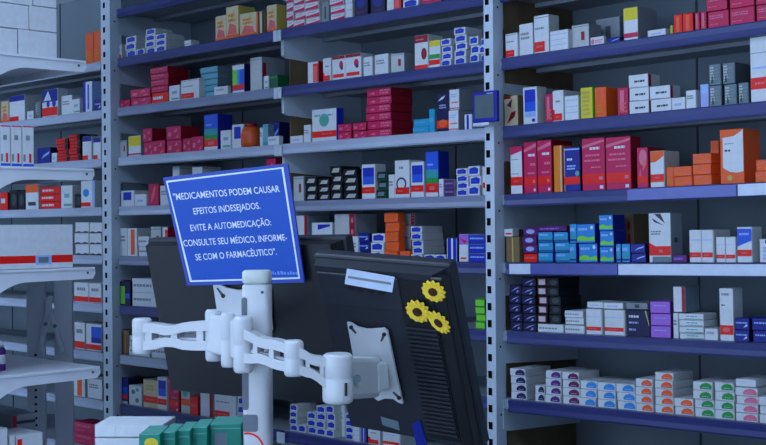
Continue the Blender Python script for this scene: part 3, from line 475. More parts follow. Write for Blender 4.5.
def build_entries():
    groups = {}
    for e in ENT: groups.setdefault((e['bay'], e['k'], e['desc']), []).append(e)
    for g in groups.values():
        g.sort(key=lambda e: e['x0'] + e['z'] * .001)
        for i, e in enumerate(g): e['ci'] = i; e['cn'] = len(g)
    for e in ENT:
        zt = SH(e['k']); Y = PF + .016 + e['off']
        X0 = solve_x(e['x0'], Y, zt); X1 = solve_x(e['x1'], Y, zt)
        Z = depth(Vector(((X0 + X1) / 2, Y, zt)))
        H = e['h'] * Z / FPX; zb = zt + e['z'] * Z / FPX
        X0 = max(X0, BAYS[e['bay']][0] + .005); X1 = min(X1, BAYS[e['bay']][1] - .001)
        w = (X1 - X0) - .002
        n = e['rows']; h = H / n
        d = min(e['d'], DEP - .03 - e['off'])
        me = carton_mesh(e['s'], w, h - .0006, d)
        proto = None
        for r in range(n):
            if proto is None:
                o = bpy.data.objects.new(e['name'], me); proto = o
            else: o = proto.copy()
            COL.objects.link(o)
            jx = random.uniform(-.0015, .0015) if n > 1 else 0; jy = random.uniform(0, .008)
            o.location = (X0 + .001 + jx, Y + jy, zb + r * h + .0003)
            o.rotation_euler = (0, 0, random.uniform(-.022, .022) if n > 1 else random.uniform(-.03, .03))
            if w > 1.7 * h and e['name'] == 'medicine_box': o.name = 'flat_medicine_box'; o.data.name = 'flat_medicine_box'
            where = shelf_word(e['bay'], e['k'])
            pos = ''
            if n == 2: pos = (', lower of two', ', upper of two')[r]
            elif n > 2: pos = ', bottom of stack' if r == 0 else (', top of stack' if r == n - 1 else ', %s up' % ORD[r])
            colp = ''
            if e['cn'] > 1: colp = ', %s from left' % ORD[e['ci']]
            lab = e['desc'] + pos + colp + ', ' + where
            for a_, b_ in ((' with ', ' '), (' and ', ' '), (' from left', ' column'), ('of two', 'one'), ('bottom of stack', 'bottom'), ('top of stack', 'topmost'), ('pale ', ''), ('small ', ''), ('narrow ', '')):
                if len(lab.replace(',', ' ').split()) > 16: lab = lab.replace(a_, b_, 1)
            gp = None
            if n > 1 or e['cn'] > 1: gp = ('%s on %s' % (e['desc'].replace(' box', ' boxes', 1), where)).replace(',', ' of')
            tag(o, lab, e['cat'], gp)
            BUILT_BOXES.append((e['bay'], o))

# ---- right bay
r = lambda *a, **k: st('R', *a, **k)
r(1, 507, 520, 25, 'redlab'); r(1, 520.5, 535, 33, 'plain', off=.004); r(1, 535.5, 551, 39, 'redlab', d=.05, desc='tall white box with red label')
r(1, 552, 571, 21, 'lines', d=.07); r(1, 574, 592, 25, 'plaing', d=.06, off=.02); r(1, 592.5, 607, 9, 'pinklab', d=.012); r(1, 598, 622, 33, 'greystripe', off=.10, d=.1)
r(1, 609, 623, 6, 'royals', d=.06, desc='low deep blue box'); r(1, 625, 640, 34, 'yband', d=.1); r(1, 649, 668, 8, 'low'); r(1, 671, 674.5, 10, 'yellow', desc='thin yellow box')
r(1, 675, 684.5, 20, 'redspine'); r(1, 685, 696.5, 19.5, 'redspine'); r(1, 697, 702.5, 19, 'pinkspine'); r(1, 703, 709.5, 19, 'pinkspine')
r(1, 710, 731.5, 35, 'mag', 2, d=.12); r(1, 732, 757.5, 35, 'mag', 2, d=.12); r(1, 758, 782, 35, 'mag', 2, d=.12)
r(2, 504.5, 519, 31, 'script', d=.1); r(2, 523, 538, 38, 'bluegrad', d=.045); r(2, 546, 554, 30, 'pinkspine', off=.02); r(2, 554, 565.5, 32, 'redcorner', off=.01); r(2, 566, 580.5, 25, 'lines')
r(2, 581, 593.5, 32, 'limey', d=.05); r(2, 595, 607, 31, 'orange', d=.06); r(2, 618, 629.5, 29, 'pinkspine', off=.012, desc='crimson box beside white stack'); r(2, 630, 650, 40, 'whitered', 3, d=.06); r(2, 650.5, 672, 26.5, 'whitered', 2, d=.05)
r(2, 672.5, 687, 13, 'low', d=.05); r(2, 687.5, 698.5, 19, 'plain', off=.002); r(2, 701, 710, 24, 'paleb', d=.05); r(2, 711, 724, 43, 'silver', 2, d=.1); r(2, 724.5, 738, 43, 'silver', 2, d=.1); r(2, 739, 750, 22, 'silver', d=.1)
r(2, 752.5, 777, 66, 'bigred', d=.1)
r(3, 511, 523.5, 48, 'whitemag', d=.1); r(3, 524, 537.5, 52, 'magband', d=.1); r(3, 538, 553, 53, 'magband', d=.1); r(3, 554, 563, 47, 'orslim', d=.1); r(3, 564, 580.5, 45, 'bluebox', d=.1)
r(3, 582, 605.5, 53, 'magbig', d=.09); r(3, 606, 631.5, 53, 'magbig', d=.05); r(3, 638, 649.5, 41, 'pinkw', d=.09); r(3, 650, 664.5, 37, 'orpanel', d=.08)
r(3, 666, 674, 20, 'orange', d=.04); r(3, 674.8, 693.5, 20, 'orangel', 2, d=.07); r(3, 694, 713, 32, 'orangel', 3, d=.08); r(3, 711, 720, 46, 'orange', off=.1, d=.05, desc='upright orange box behind the big carton'); r(3, 721, 745.5, 55, 'orbig', d=.085)
r(3, 756, 777, 23, 'orangel', 2, d=.08)
r(4, 506, 520, 26, 'kraft', d=.15); r(4, 501.5, 513, 8, 'whred', d=.03, off=.0, zpx=26, desc='small red and white box on brown carton')
r(4, 522, 536.5, 9, 'redbox', d=.08); r(4, 522, 536.5, 26, 'purple', 3, d=.1, zpx=9.2); r(4, 537.5, 552.8, 31, 'cyan', 3, d=.09); r(4, 553.2, 568.3, 31, 'cyan', 3, d=.09); r(4, 538, 568, 5.5, 'purlow', d=.09, zpx=31.3)
r(4, 569, 576.5, 39, 'cyan', 2, d=.09, desc='narrow cyan box'); r(4, 577, 596, 39, 'cygreen', 2, d=.1); r(4, 599, 613.5, 48, 'cygreen', 3, d=.06); r(4, 614.5, 620, 19, 'cyan', d=.06, desc='thin cyan box'); r(4, 620.5, 629.5, 19, 'cyan', d=.06, desc='short cyan box')
r(4, 624, 634, 48, 'beige', off=.1, d=.08); r(4, 630, 645, 19, 'royals', 2, d=.09); r(4, 648, 671, 50, 'swoosh', d=.055); r(4, 672, 687, 8, 'purlow', d=.05, desc='low violet box'); r(4, 688, 701, 33, 'wband', d=.09); r(4, 701.5, 714, 33, 'wband', d=.09)
r(4, 714.5, 724.5, 26, 'wband', d=.08, desc='short white box with red band'); r(4, 725, 736, 26, 'wband', d=.08, desc='short white box with red band'); r(4, 737, 753, 36, 'bluetop', d=.05); r(4, 758, 778, 24, 'bluemark', d=.08)
r(5, 508, 520.5, 46, 'navys', 5, d=.09); r(5, 521, 535, 54, 'navys', 6, d=.09); r(5, 536, 562, 8.5, 'longw', d=.12); r(5, 562.5, 583, 8.5, 'longw', d=.12)
r(5, 536, 546.5, 46, 'navysq', 5, d=.1, zpx=9); r(5, 547, 559, 46, 'navye', 5, d=.1, zpx=9); r(5, 563, 582, 14, 'longw', 2, d=.1, zpx=9, desc='white box on the long flat boxes')
r(5, 585, 601.5, 26, 'wband', d=.09); r(5, 602, 623.5, 26, 'wband', d=.08); r(5, 585, 601.5, 6.5, 'low', d=.09, zpx=26.5); r(5, 602, 622, 6.5, 'low', d=.09, zpx=26.5); r(5, 624.5, 648.5, 27, 'navytext', d=.09); r(5, 625, 647, 7, 'greystripe', d=.09, zpx=27.3, desc='grey flat box')
r(5, 649.5, 670.5, 37, 'lilac', 3, d=.09); r(5, 671.3, 677, 26, 'plain', d=.08); r(5, 677.5, 703, 26, 'flat', 4, d=.07); r(5, 671.5, 684.5, 26, 'redstr', d=.07, zpx=26.5); r(5, 703.5, 717, 12, 'plain', d=.05, desc='short plain white box')
r(5, 718, 732.5, 53, 'tallred', d=.05); r(5, 734, 749, 24, 'royalw', 2, d=.09); r(5, 750.5, 775, 25, 'royalw', 2, d=.09)
r(6, 509, 525, 31, 'ov_navy', 4, d=.12); r(6, 533, 543, 16, 'ov_navy', 2, d=.1, off=.0); r(6, 543.5, 559.5, 32, 'ov_purple', 4, d=.12); r(6, 560, 577.5, 32.5, 'ov_plum', 4, d=.1)
r(6, 578, 595, 25.5, 'ov_blue', 3, d=.12); r(6, 595.5, 614, 25.5, 'ov_blue', 3, d=.12); r(6, 614.5, 633.5, 26, 'ov_blue', 3, d=.12); r(6, 634, 651.5, 33, 'ov_orange', 4, d=.12); r(6, 652, 671, 41, 'ov_orange', 5, d=.1); r(6, 671.5, 691, 17, 'ov_orange', 2, d=.12)
r(6, 691.5, 711.5, 36, 'ov_green', 4, d=.12); r(6, 712, 732, 37, 'ov_green', 4, d=.12); r(6, 733, 756, 34, 'ov_pink', 4, d=.12); r(6, 733, 754, 8, 'blankflat', d=.12, zpx=34.3); r(6, 757, 780, 27, 'ov_navy', 3, d=.12)
# ---- middle bay
m = lambda *a, **k: st('M', *a, **k)
m(0, 283, 293, 35, 'redstripes', 4, d=.09); m(0, 293.5, 304.5, 38, 'redstripes', 5, d=.09); m(0, 305, 319, 38, 'redstripes', 5, d=.09); m(0, 320, 328, 22, 'greystripe'); m(0, 329, 343.5, 30, 'redstripes', 4); m(0, 344.5, 352, 28, 'lines')
m(0, 354, 368, 28, 'navyb'); m(0, 369, 384, 24, 'navyb'); m(0, 385, 400, 22, 'redright'); m(0, 402, 418, 18, 'blogo', 2); m(0, 420, 440, 16, 'mag', 2)
m(1, 307.5, 318.5, 22, 'redright', d=.06); m(1, 322, 330.5, 24, 'redcorner', d=.07); m(1, 331, 344.5, 25, 'heart', d=.08); m(1, 345, 361, 25, 'heart', d=.06); m(1, 363, 372.5, 20, 'plain'); m(1, 374, 388, 21, 'plain', d=.05); m(1, 389.5, 403, 20, 'plaing', d=.06)
m(1, 414, 428, 35, 'heartbig', d=.07); m(1, 428.5, 440, 28, 'ygr', d=.06); m(1, 440.5, 451, 28, 'blogo', 4); m(1, 454, 466, 37.5, 'blogo', 5, d=.08); m(1, 469, 478.5, 27, 'blogo', 3); m(1, 479, 484.8, 24, 'blogo', 3)
m(2, 289, 302.5, 8, 'low', d=.06); m(2, 303, 310, 18, 'plain'); m(2, 310.5, 335, 33, 'whgreen', d=.035); m(2, 337, 351, 16, 'magfl', 2, d=.08); m(2, 351.5, 365.5, 16, 'magfl', 2, d=.08)
m(2, 366, 391, 49, 'crimson', 6, d=.1); m(2, 412, 428, 15, 'tealbox', 2, d=.04); m(2, 428.5, 434.5, 24, 'tealbox', d=.06, desc='narrow turquoise box'); m(2, 435, 448, 39, 'navyor', d=.05); m(2, 448.5, 459, 42, 'pinkband', 2, d=.08); m(2, 463, 471, 16, 'bwsmall')
m(3, 293, 304, 25, 'plaing'); m(3, 304.5, 316, 24, 'blacky', 3); m(3, 317, 328.5, 22, 'blacky', 3, d=.07); m(3, 330, 341.5, 34, 'blacky', 4); m(3, 342, 356, 31, 'blacky', 4, d=.08); m(3, 361, 375, 35, 'bluered', d=.05); m(3, 376.5, 386, 27, 'blackg', 3)
m(3, 387, 393.5, 24, 'plain'); m(3, 394, 409.5, 38, 'circle', d=.06); m(3, 410, 423.5, 36, 'bluered', d=.06); m(3, 424, 437.5, 46, 'bgreen', d=.05); m(3, 438, 443, 18, 'plain'); m(3, 443.5, 454.5, 17, 'purgrey', 2, d=.07); m(3, 455, 467, 28, 'blogo', 4); m(3, 468, 480, 30, 'blogo', 3, d=.08); m(3, 480.5, 484.8, 29, 'whred', d=.03)
m(4, 295, 308, 44, 'redstr', d=.1); m(4, 311, 332, 37, 'bluemark', d=.06); m(4, 333, 354.5, 46, 'reddot', d=.1); m(4, 349, 357, 24, 'plain', d=.02, off=-.012); m(4, 358, 369.5, 27, 'royalw', 3, d=.06); m(4, 370, 383.5, 27, 'blogo', 3, d=.06)
m(4, 384, 398, 48, 'orangel', 5, d=.03); m(4, 399, 409.5, 10, 'orangel', d=.05, desc='low orange box'); m(4, 401, 414, 36, 'reddot', 3, off=.06, zpx=11, d=.14, desc='pale carton in stack behind blue boxes'); m(4, 401, 414, 10.5, 'kraft', off=.06, d=.14)
m(4, 410.5, 422, 35, 'blogo', 5, d=.1); m(4, 423, 434, 7, 'blogo', d=.02, desc='low white box with blue logo'); m(4, 434.5, 445, 7, 'blogo', d=.02, desc='low white box with blue logo'); m(4, 446, 457, 24, 'bluebig'); m(4, 457.5, 467, 28, 'magw', d=.07); m(4, 468, 485.5, 28, 'bluestr', 3)
m(5, 475, 485, 30, 'lime', 4, d=.1)
m(7, 275, 284, 26, 'blogo', 3, desc='small blue logo box by the column') if False else None
m(7, 288, 297, 27, 'blogo', 4); m(7, 297.5, 305.5, 8, 'blogo'); m(7, 306, 315, 22, 'blogo', 3); m(7, 315.5, 325, 30, 'blogo', 4); m(7, 325.5, 334, 32, 'blogo', 4); m(7, 334.5, 343.5, 34, 'plain', off=.03); m(7, 344, 352.5, 27, 'blogo', 4); m(7, 353, 359.5, 20, 'lines'); m(7, 360, 366, 20, 'bluebig'); m(7, 367, 380, 18, 'redcorner'); m(7, 382, 400, 18, 'wband')
# ---- left bay
l = lambda *a, **k: st('L', *a, **k)
l(0, 114.5, 120.5, 15, 'redlab', d=.04); l(0, 125, 135.5, 21, 'blogo', 3, d=.08); l(0, 136, 144, 7, 'blogo', d=.06, desc='single white box with blue logo'); l(0, 145, 155, 25, 'blogo', 4, d=.08); l(0, 155.5, 166, 18, 'blogo', 3, d=.09); l(0, 184, 191, 7, 'low', d=.04)
l(0, 214, 225, 26, 'beigered', d=.08); l(0, 226, 238.5, 33, 'beigered', d=.08); l(0, 239, 255.5, 24, 'beigered', d=.08); l(0, 256, 264, 23, 'spines', d=.05); l(0, 265, 275, 28, 'beigered', d=.05)
l(1, 117, 129, 8, 'magfl', d=.07); l(1, 130, 149.5, 17, 'magfl', 2, d=.09); l(1, 150, 168, 11, 'redrow', d=.1); l(1, 150, 167.5, 25, 'mag', 4, d=.1, zpx=11.3); l(1, 168.5, 179.5, 16, 'flat', off=-.003, d=.07); l(1, 180.5, 199.5, 20, 'redlab', d=.09)
l(1, 200, 217, 31, 'teals', 5, d=.09, off=.02); l(1, 213, 227, 9, 'plain', d=.016, off=-.006); l(1, 231, 243.5, 29, 'greenb', d=.045); l(1, 248.5, 260.5, 34, 'greyred', d=.11); l(1, 263, 268, 14, 'flat', d=.03); l(1, 268.5, 277, 14, 'greenlow', d=.1)
l(2, 116, 126, 17, 'plaing', d=.1); l(2, 127, 140, 21, 'yellowtop', d=.05); l(2, 142, 152, 27, 'magfl', 2, d=.09); l(2, 152.5, 165.5, 14, 'magfl', d=.05); l(2, 166, 181, 27, 'magfl', 2, d=.09); l(2, 181.5, 191, 14, 'magfl'); l(2, 191.5, 203.5, 15, 'magfl')
l(2, 204, 218, 36, 'bgreen', d=.07); l(2, 220, 230.5, 19, 'flat'); l(2, 231, 242.5, 24, 'bluepatch', d=.028); l(2, 258.5, 262, 19, 'plain', d=.06); l(2, 262.5, 268, 22, 'teals'); l(2, 270.5, 279, 24, 'royals', off=.03, desc='deep blue box'); l(2, 267.5, 279, 9, 'plain', d=.02, off=-.008, desc='low plain white box')
l(3, 115, 119, 14, 'royalw', d=.05); l(3, 120, 134, 16, 'bluepatch', d=.07); l(3, 134.5, 146.5, 12, 'low'); l(3, 147.5, 158, 22, 'redpink', d=.07); l(3, 159, 168, 20, 'plain'); l(3, 171, 178, 39, 'plain', off=.02, desc='tall plain white box'); l(3, 192, 202, 38, 'plain', off=.02, desc='tall plain white box'); l(3, 266, 276, 44, 'redpink')
l(4, 119, 127, 28, 'plain', d=.06); l(4, 127.5, 137, 28, 'orstripe', d=.08); l(4, 138, 149, 20, 'longw', 2); l(4, 150, 160.5, 30, 'plaing'); l(4, 161, 167, 30, 'redright'); l(4, 168, 176, 18, 'plain')
l(5, 116, 130, 24, 'navygreen', d=.05); l(5, 131, 157, 28, 'longw', 2, d=.12, desc='long white carton')
l(6, 116, 128, 24, 'kraft', d=.12); l(6, 129, 150, 20, 'longw', 2, d=.12, desc='long white box'); l(6, 150.5, 172, 14, 'longw', d=.12)
l(7, 113.5, 127, 26, 'bluegr', d=.08); l(7, 128, 141, 20, 'dots', d=.06); l(7, 142, 156.5, 28, 'cremband', d=.08); l(7, 157, 166.5, 33, 'bluered', d=.08); l(7, 167, 178, 36, 'magband', d=.08); l(7, 179.5, 189, 27, 'grband', d=.06); l(7, 189.5, 198, 19, 'redbox', d=.06); l(7, 199, 212, 29, 'redstr', d=.06); l(7, 213, 235, 27, 'redlab', d=.08); l(7, 236, 246, 26, 'blogo', 3)
# ---- far left bay
f = lambda *a, **k: st('F', *a, **k)
f(0, 84, 92, 32, 'orange', d=.07); f(0, 92.5, 100, 33, 'orange', d=.06)
f(1, 0, 7.5, 22, 'beigered'); f(1, 9, 25, 26, 'bluecap'); f(1, 26, 33, 9, 'low'); f(1, 34, 40, 17, 'silver'); f(1, 42, 58.5, 28, 'blueredw', d=.05); f(1, 60, 71, 20, 'plain'); f(1, 71.5, 80, 15, 'flat'); f(1, 83, 92, 31, 'bwtall'); f(1, 93, 100.5, 12, 'royalw')
f(2, 36, 50, 16, 'royals'); f(2, 50.5, 56, 10, 'low'); f(2, 56.5, 68, 24, 'redblack', 4); f(2, 68.5, 79.5, 27, 'redblack', 4); f(2, 82, 91.5, 24, 'bluecap'); f(2, 92, 100, 22, 'bluecap')
f(3, 0, 7, 18, 'redrow'); f(3, 9, 16.5, 20, 'navye'); f(3, 17, 24, 19, 'navye'); f(3, 25, 38, 25, 'ortop'); f(3, 39.5, 60, 22, 'redrow', 3, d=.1); f(3, 61, 73, 23, 'flat'); f(3, 73.5, 80, 14, 'navye'); f(3, 81, 95, 27, 'wblue', d=.06)
f(4, 74, 88, 33, 'wave', 3, d=.1); f(4, 88.5, 101, 33, 'wave', 3, d=.1)
f(5, 73, 88, 20, 'wredbase'); f(5, 88.5, 101, 20, 'wredbase')
f(6, 73, 84, 27, 'wredbase'); f(6, 84.5, 101, 27, 'bgradred')
f(7, 73, 85, 22, 'orstripe'); f(7, 86, 101, 20, 'plain')
f(8, 73, 95, 22, 'mag', 2)
build_entries()

# the right bay hangs a touch out of level, rising towards its far end
bpy.context.view_layer.update()
PIV = Matrix.Translation((xR, 0, SH(4)))
TILT = PIV @ Matrix.Rotation(-.0135, 4, 'Y') @ PIV.inverted()
for o in [c for c in eR.children if c.name.split('.')[0] in ('shelf', 'bracket', 'price_label')] + [o for by, o in BUILT_BOXES if by == 'R']: o.matrix_world = TILT @ o.matrix_world
# amber bottle, left bay K2
z2 = SH(2); Yb = PF + .05
xa = solve_x(244.5, Yb, z2); xb = solve_x(257.5, Yb, z2); rb = (xb - xa) / 2
Zb = depth(Vector((xa, Yb, z2)))
Yb += .0
e = empty('medicine_bottle', ((xa + xb) / 2, Yb, z2 + .0005), 'orange rounded bottle between white boxes, third shelf, left bay', 'bottle')
hb = 21 * Zb / FPX
b = MB(); b.lathe((0, 0, 0), [(rb * .8, 0), (rb * .97, .004), (rb, hb * .3), (rb, hb * .6), (rb * .9, hb * .85), (rb * .6, hb)], mat('orange_plastic', (.85, .35, .16), .3)); b.build('body', e)
b = MB(); b.lathe((0, 0, hb), [(rb * .6, 0), (rb * .62, .002), (rb * .6, .012)], P('dred')); b.build('cap', e)

# small blue-framed display clipped to the post, on white stand
e = empty('digital_thermometer', (solve_x(487, PF - .05, SH(2)), PF - .052, SH(2) + .001), 'small blue framed display with grey screen at the slotted upright', 'thermometer')
Zd = depth(Vector(e.location)); px = Zd / FPX
W = 25 * px * 1.24; Hh = 31 * px
tilt = Matrix.Translation((0, 0, .018)) @ Matrix.Rotation(-.0, 4, 'X')
b = MB(); b.box((-W / 2, -.008, .01), (W / 2, .006, Hh + .01), mat('blue_frame', (.10, .13, .62), .35), .003); b.build('frame', e)
b = MB(); b.box((-W / 2 + .009, -.0095, .022), (W / 2 - .011, -.0075, Hh - .001), mat('lcd_grey', (.36, .43, .45), .25)); b.box((W * .1, -.0095, Hh + .001), (W * .36, -.0078, Hh + .004), P('lavender')); b.build('screen', e)
b = MB(); b.box((-W * .48, -.012, 0), (W * .2, .03, .0095), P('white'), .002); b.box((-W * .3, .006, .009), (W * .1, .02, .03), P('white'), .001); b.build('stand', e)

# ---------------------------------------------------------------- white end gondola (front left)
XG = -2.995; YG = 1.93
def gx_h(py, px=90):
    # height of a point above XG,YG seen at row py
    p = Vector((XG, YG, 0)); Z = depth(Vector((XG, YG, CAMH)))
    return (ORG + ray(px, py) * Z).z
GH = [gx_h(62, 84), gx_h(169, 92), gx_h(267, 93), gx_h(366, 98), gx_h(475, 100)]
eG = empty('white_shelf_unit', (XG, 1.4, 0), 'white double shelf unit end with curved brackets, stocked with white cartons at left', 'shelving')
def gfin(b, name, par=None):
    for v in b.bm.verts: v.co -= Vector((XG, 1.4, 0))
    return b.build(name, par or eG)
DG = .46
for gi, hz in enumerate(GH):
    tipx = (84, 92, 93, 98, 98)[gi]
    yt = solve_y(tipx, XG, hz)
    b = MB(); b.box((XG - 1.8, yt - DG, hz - .012), (XG - .004, yt - .004, hz - .001), M_GOND); sh = gfin(b, 'shelf')
    b = MB(); b.box((XG - 1.8, yt - .004, hz - .03), (XG - .004, yt + .006, hz - .0005), M_GOND, .002); gfin(b, 'front_edge', sh)
    # end bracket: flat at the tip, curving deeper to the root
    pts = [(yt + .006, hz), (yt + .008, hz - .018), (yt - .002, hz - .032)]
    L = solve_y(28, XG, hz)
    pts += [(L, hz - .034)]
    for i in range(1, 9):
        t = i / 8; pts.append((L - .16 * t, hz - .034 - .085 * (1 - math.cos(t * math.pi / 2)) ** 1.0))
    pts += [(yt - DG, hz - .14), (yt - DG, hz)]
    b = MB(); b.prism([(XG, y, z) for y, z in pts], (-.004, 0, 0), M_GOND)
    b.box((XG - .0005, yt - .02, hz - .018), (XG + .0012, yt - .014, hz - .012), P('dgrey'))
    b.box((XG - .004, yt - DG, hz - .007), (XG + .004, yt + .004, hz - .001), M_GOND, .001)
    gfin(b, 'bracket')
ypost = YG - DG - .05
for xx in (XG - .04, XG - 1.8):
    b = MB(); b.box((xx, ypost - .06, 0), (xx + .04, ypost + .045, 2.3), M_GOND, .002); gfin(b, 'upright')
b = MB(); b.box((XG - 1.8, ypost, .1), (XG - .04, ypost + .01, 2.25), M_GOND); gfin(b, 'back_panel')
b = MB(); b.box((XG - 1.84, ypost - .06, 0), (XG, YG - .02, .1), M_GOND); gfin(b, 'plinth')

def gbox(gi, x0, x1, hpx, style, desc, name='medicine_box', cat='box', d=.12, zoff=0, xo=.012, group=None, gap=.0008):
    hz = GH[gi]; X = XG - xo
    y0 = solve_y(x0, X, hz); y1 = solve_y(x1, X, hz)
    Z = depth(Vector((X, y1, hz)))
    me = carton_mesh(style, (y1 - y0) - gap, hpx * Z / FPX, d)
    o = bpy.data.objects.new(name, me); COL.objects.link(o)
    o.location = (X, y0 + .001, hz + zoff * Z / FPX + .0006); o.rotation_euler = (0, 0, math.pi / 2)
    tag(o, desc, cat, group); return o
gbox(0, -40, 17.5, 25, 'case', 'blank white carton at left edge, bottom row on top white shelf', 'shipping_carton', 'carton', .4, group='blank white cartons')
gbox(0, 18, 57, 25, 'case', 'blank white carton, bottom row beside orange boxes, top white shelf', 'shipping_carton', 'carton', .4, group='blank white cartons')
gbox(0, -30, 29, 24, 'case', 'blank white carton at left edge, second row on top white shelf', 'shipping_carton', 'carton', .4, 25.5, group='blank white cartons')
gbox(0, 29.5, 57, 24, 'case', 'blank white carton, right end of second row, top white shelf', 'shipping_carton', 'carton', .4, 25.5, group='blank white cartons')
gbox(0, -40, 33, 24, 'case', 'blank white carton cut by frame corner, third row, top white shelf', 'shipping_carton', 'carton', .4, 50, group='blank white cartons')
gbox(0, 33.5, 57, 24, 'case', 'blank white carton, right end of third row, top white shelf', 'shipping_carton', 'carton', .4, 50, group='blank white cartons')
for i, (a, c, w_) in enumerate(((-14, -.5, 'outside left of frame'), (0, 10.5, 'leftmost of three'), (11, 22, 'middle of three'), (22.5, 34, 'rightmost of three'))):
    if i == 0: continue
    gbox(1, a, c, 41, 'pinktop', 'tall white box with pink top, %s, second white shelf' % w_, d=.1, group='tall pink topped boxes')
gbox(2, -30, 73, 43, 'bigcase', 'large white carton with red stripe and pale labels, third white shelf', 'shipping_carton', 'carton', .3)
gbox(4, 10, 43, 52, 'redsq', 'white box with red squares on spine, bottom white shelf', d=.12)
gbox(4, -12, 8, 62, 'plain', 'plain white box at left edge, bottom white shelf', d=.12)
gbox(4, 12, 36, 62, 'greyspine', 'grey box with dark red spine behind red square box, bottom white shelf', d=.1, xo=.14)
# purple bottle on fourth white shelf
pb_ = Vector((XG - .12, solve_y(-1, XG - .12, GH[3]), GH[3] + .0005))
e = empty('purple_bottle', pb_, 'purple and white bottle cut by left frame edge, fourth white shelf', 'bottle')
b = MB(); b.lathe((0, 0, 0), [(.017, 0), (.018, .002), (.018, .055), (.014, .062)], P('purple')); b.build('body', e)
b = MB(); b.lathe((0, 0, .0622), [(.012, 0), (.012, .016), (.010, .018)], P('white')); b.build('cap', e)
b = MB(); b.lathe((0, 0, .018), [(.0183, 0), (.0183, .025)], P('white')); b.build('wrapper', e)

# low grey stand with two perforated uprights, between the white unit and the wall shelves
Zs = 4.2
eS = empty('metal_stand', (0, 0, 0), 'low grey metal stand with perforated uprights seen under the white shelves', 'stand')
def vpost(xc, wpx, ztop, name, holes):
    p = pt(xc, 300, Zs); w = wpx * Zs / FPX
    b = MB()
    q = Matrix.Translation((p.x, p.y, 0)) @ Matrix.Rotation(math.atan2(r0.y, r0.x), 4, 'Z')
    b.box((-w / 2, -.01, 0), (w / 2, .012, ztop), M_STAND, .003, q)
    o = b.build(name, eS)
    if holes:
        b = MB()
        z = .3
        while z < ztop - .28:
            b.box((-.004, -.0115, z), (.004, -.0095, z + .008), M_HOLE, 0, q); z += .0235
        b.build('perforation', o)
    return p
zt_ = 1.36
p1 = vpost(36, 18, zt_, 'upright', True); p2 = vpost(63.5, 18, zt_, 'upright', False)
nrm = Vector((-f0.x, -f0.y, 0)) * .0
b = MB(); b.bar((p1.x, p1.y, zt_ - .02), (p2.x, p2.y, zt_ - .02), .02, .02, M_STAND); b.build('crossbar', eS)
for k, (xa_, ya_, xb_, yb_) in enumerate(((47, 300, 63, 352), (51, 296, 40, 352))):
    b = MB(); b.bar(pt(xa_, ya_, Zs - .03 - .015 * k), pt(xb_, yb_, Zs - .03 - .015 * k), .01, .016, M_STAND, .002)
    b.lathe(pt((xa_ + xb_) / 2, (ya_ + yb_) / 2, Zs - .045 - .015 * k), [(.006, -.004), (.006, .004)], P('silver'), 12, -f0)
    b.build('folding_brace', eS)
b = MB(); b.bar(pt(36, 300, Zs + .02), pt(63, 300, Zs + .02), .012, .02, M_STAND); b.build('crossbar', eS)
for p in (p1, p2):
    b = MB(); b.bar(Vector((p.x, p.y, .012)) - f0 * .2, Vector((p.x, p.y, .012)) + f0 * .2, .04, .024, M_STAND, .003); b.build('foot', eS)

# ---------------------------------------------------------------- counter with cartons
HC = CAMH - .5
def camfloor(X, Z, z): return Vector((r0.x * X + f0.x * Z, r0.y * X + f0.y * Z, z))
yaw = math.atan2(r0.y, r0.x)
e = empty('service_counter', camfloor(-.15, 2.2, 0), 'grey service counter under the monitor column', 'counter'); e.rotation_euler = (0, 0, yaw)
b = MB(); b.box((-.78, -.62, HC - .04), (.85, .52, HC), M_CTR, .004); b.build('worktop', e)
b = MB(); b.box((-.74, -.55, 0), (.81, .48, HC - .0405), M_GOND); b.build('body', e)
def cbox(xa, xb, ytop, Z, style, desc, d=.1, name='medicine_box', cat='box', zoff=0, hh=None, rot=0, group=None):
    X0 = (xa - CX) / FPX * Z; X1 = (xb - CX) / FPX * Z
    top = pt((xa + xb) / 2, ytop, Z).z
    h = hh if hh else top - HC - zoff
    me = carton_mesh(style, X1 - X0 - .001, h - .001, d)
    o = bpy.data.objects.new(name, me); COL.objects.link(o)
    o.location = camfloor(X0, Z, HC + zoff + .0008); o.rotation_euler = (0, 0, yaw + rot)
    tag(o, desc, cat, group); return o
hw = pt(128, 424, 2.52).z - HC
cbox(93, 163, 424, 2.52, 'plain', 'white carton under another one, front left of counter', .11, 'shipping_carton', 'carton', 0, hw - .027, -.06, group='white cartons on the counter')
cbox(93, 163, 424, 2.52, 'case', 'white carton on top of another, left of the green cartons', .11, 'shipping_carton', 'carton', hw - .0265, .0265, -.06, group='white cartons on the counter')
gts = [(137, 159, 434, 2.22, 'gteal', 'green carton with yellow oval label, nearest of the green row'), (160.5, 174, 432, 2.25, 'gteal2', 'green carton right behind the yellow labelled one'),
       (175.5, 189, 430, 2.28, 'gteal2', 'green carton in the middle of the green row'), (190.5, 206, 427, 2.31, 'gteal2', 'green carton left of the white labelled green one'), (208, 240, 424, 2.34, 'gteal3', 'wide green carton with small white label beside the column')]
for g in gts: cbox(*g, d=.10, rot=0, group='green cartons on the counter')

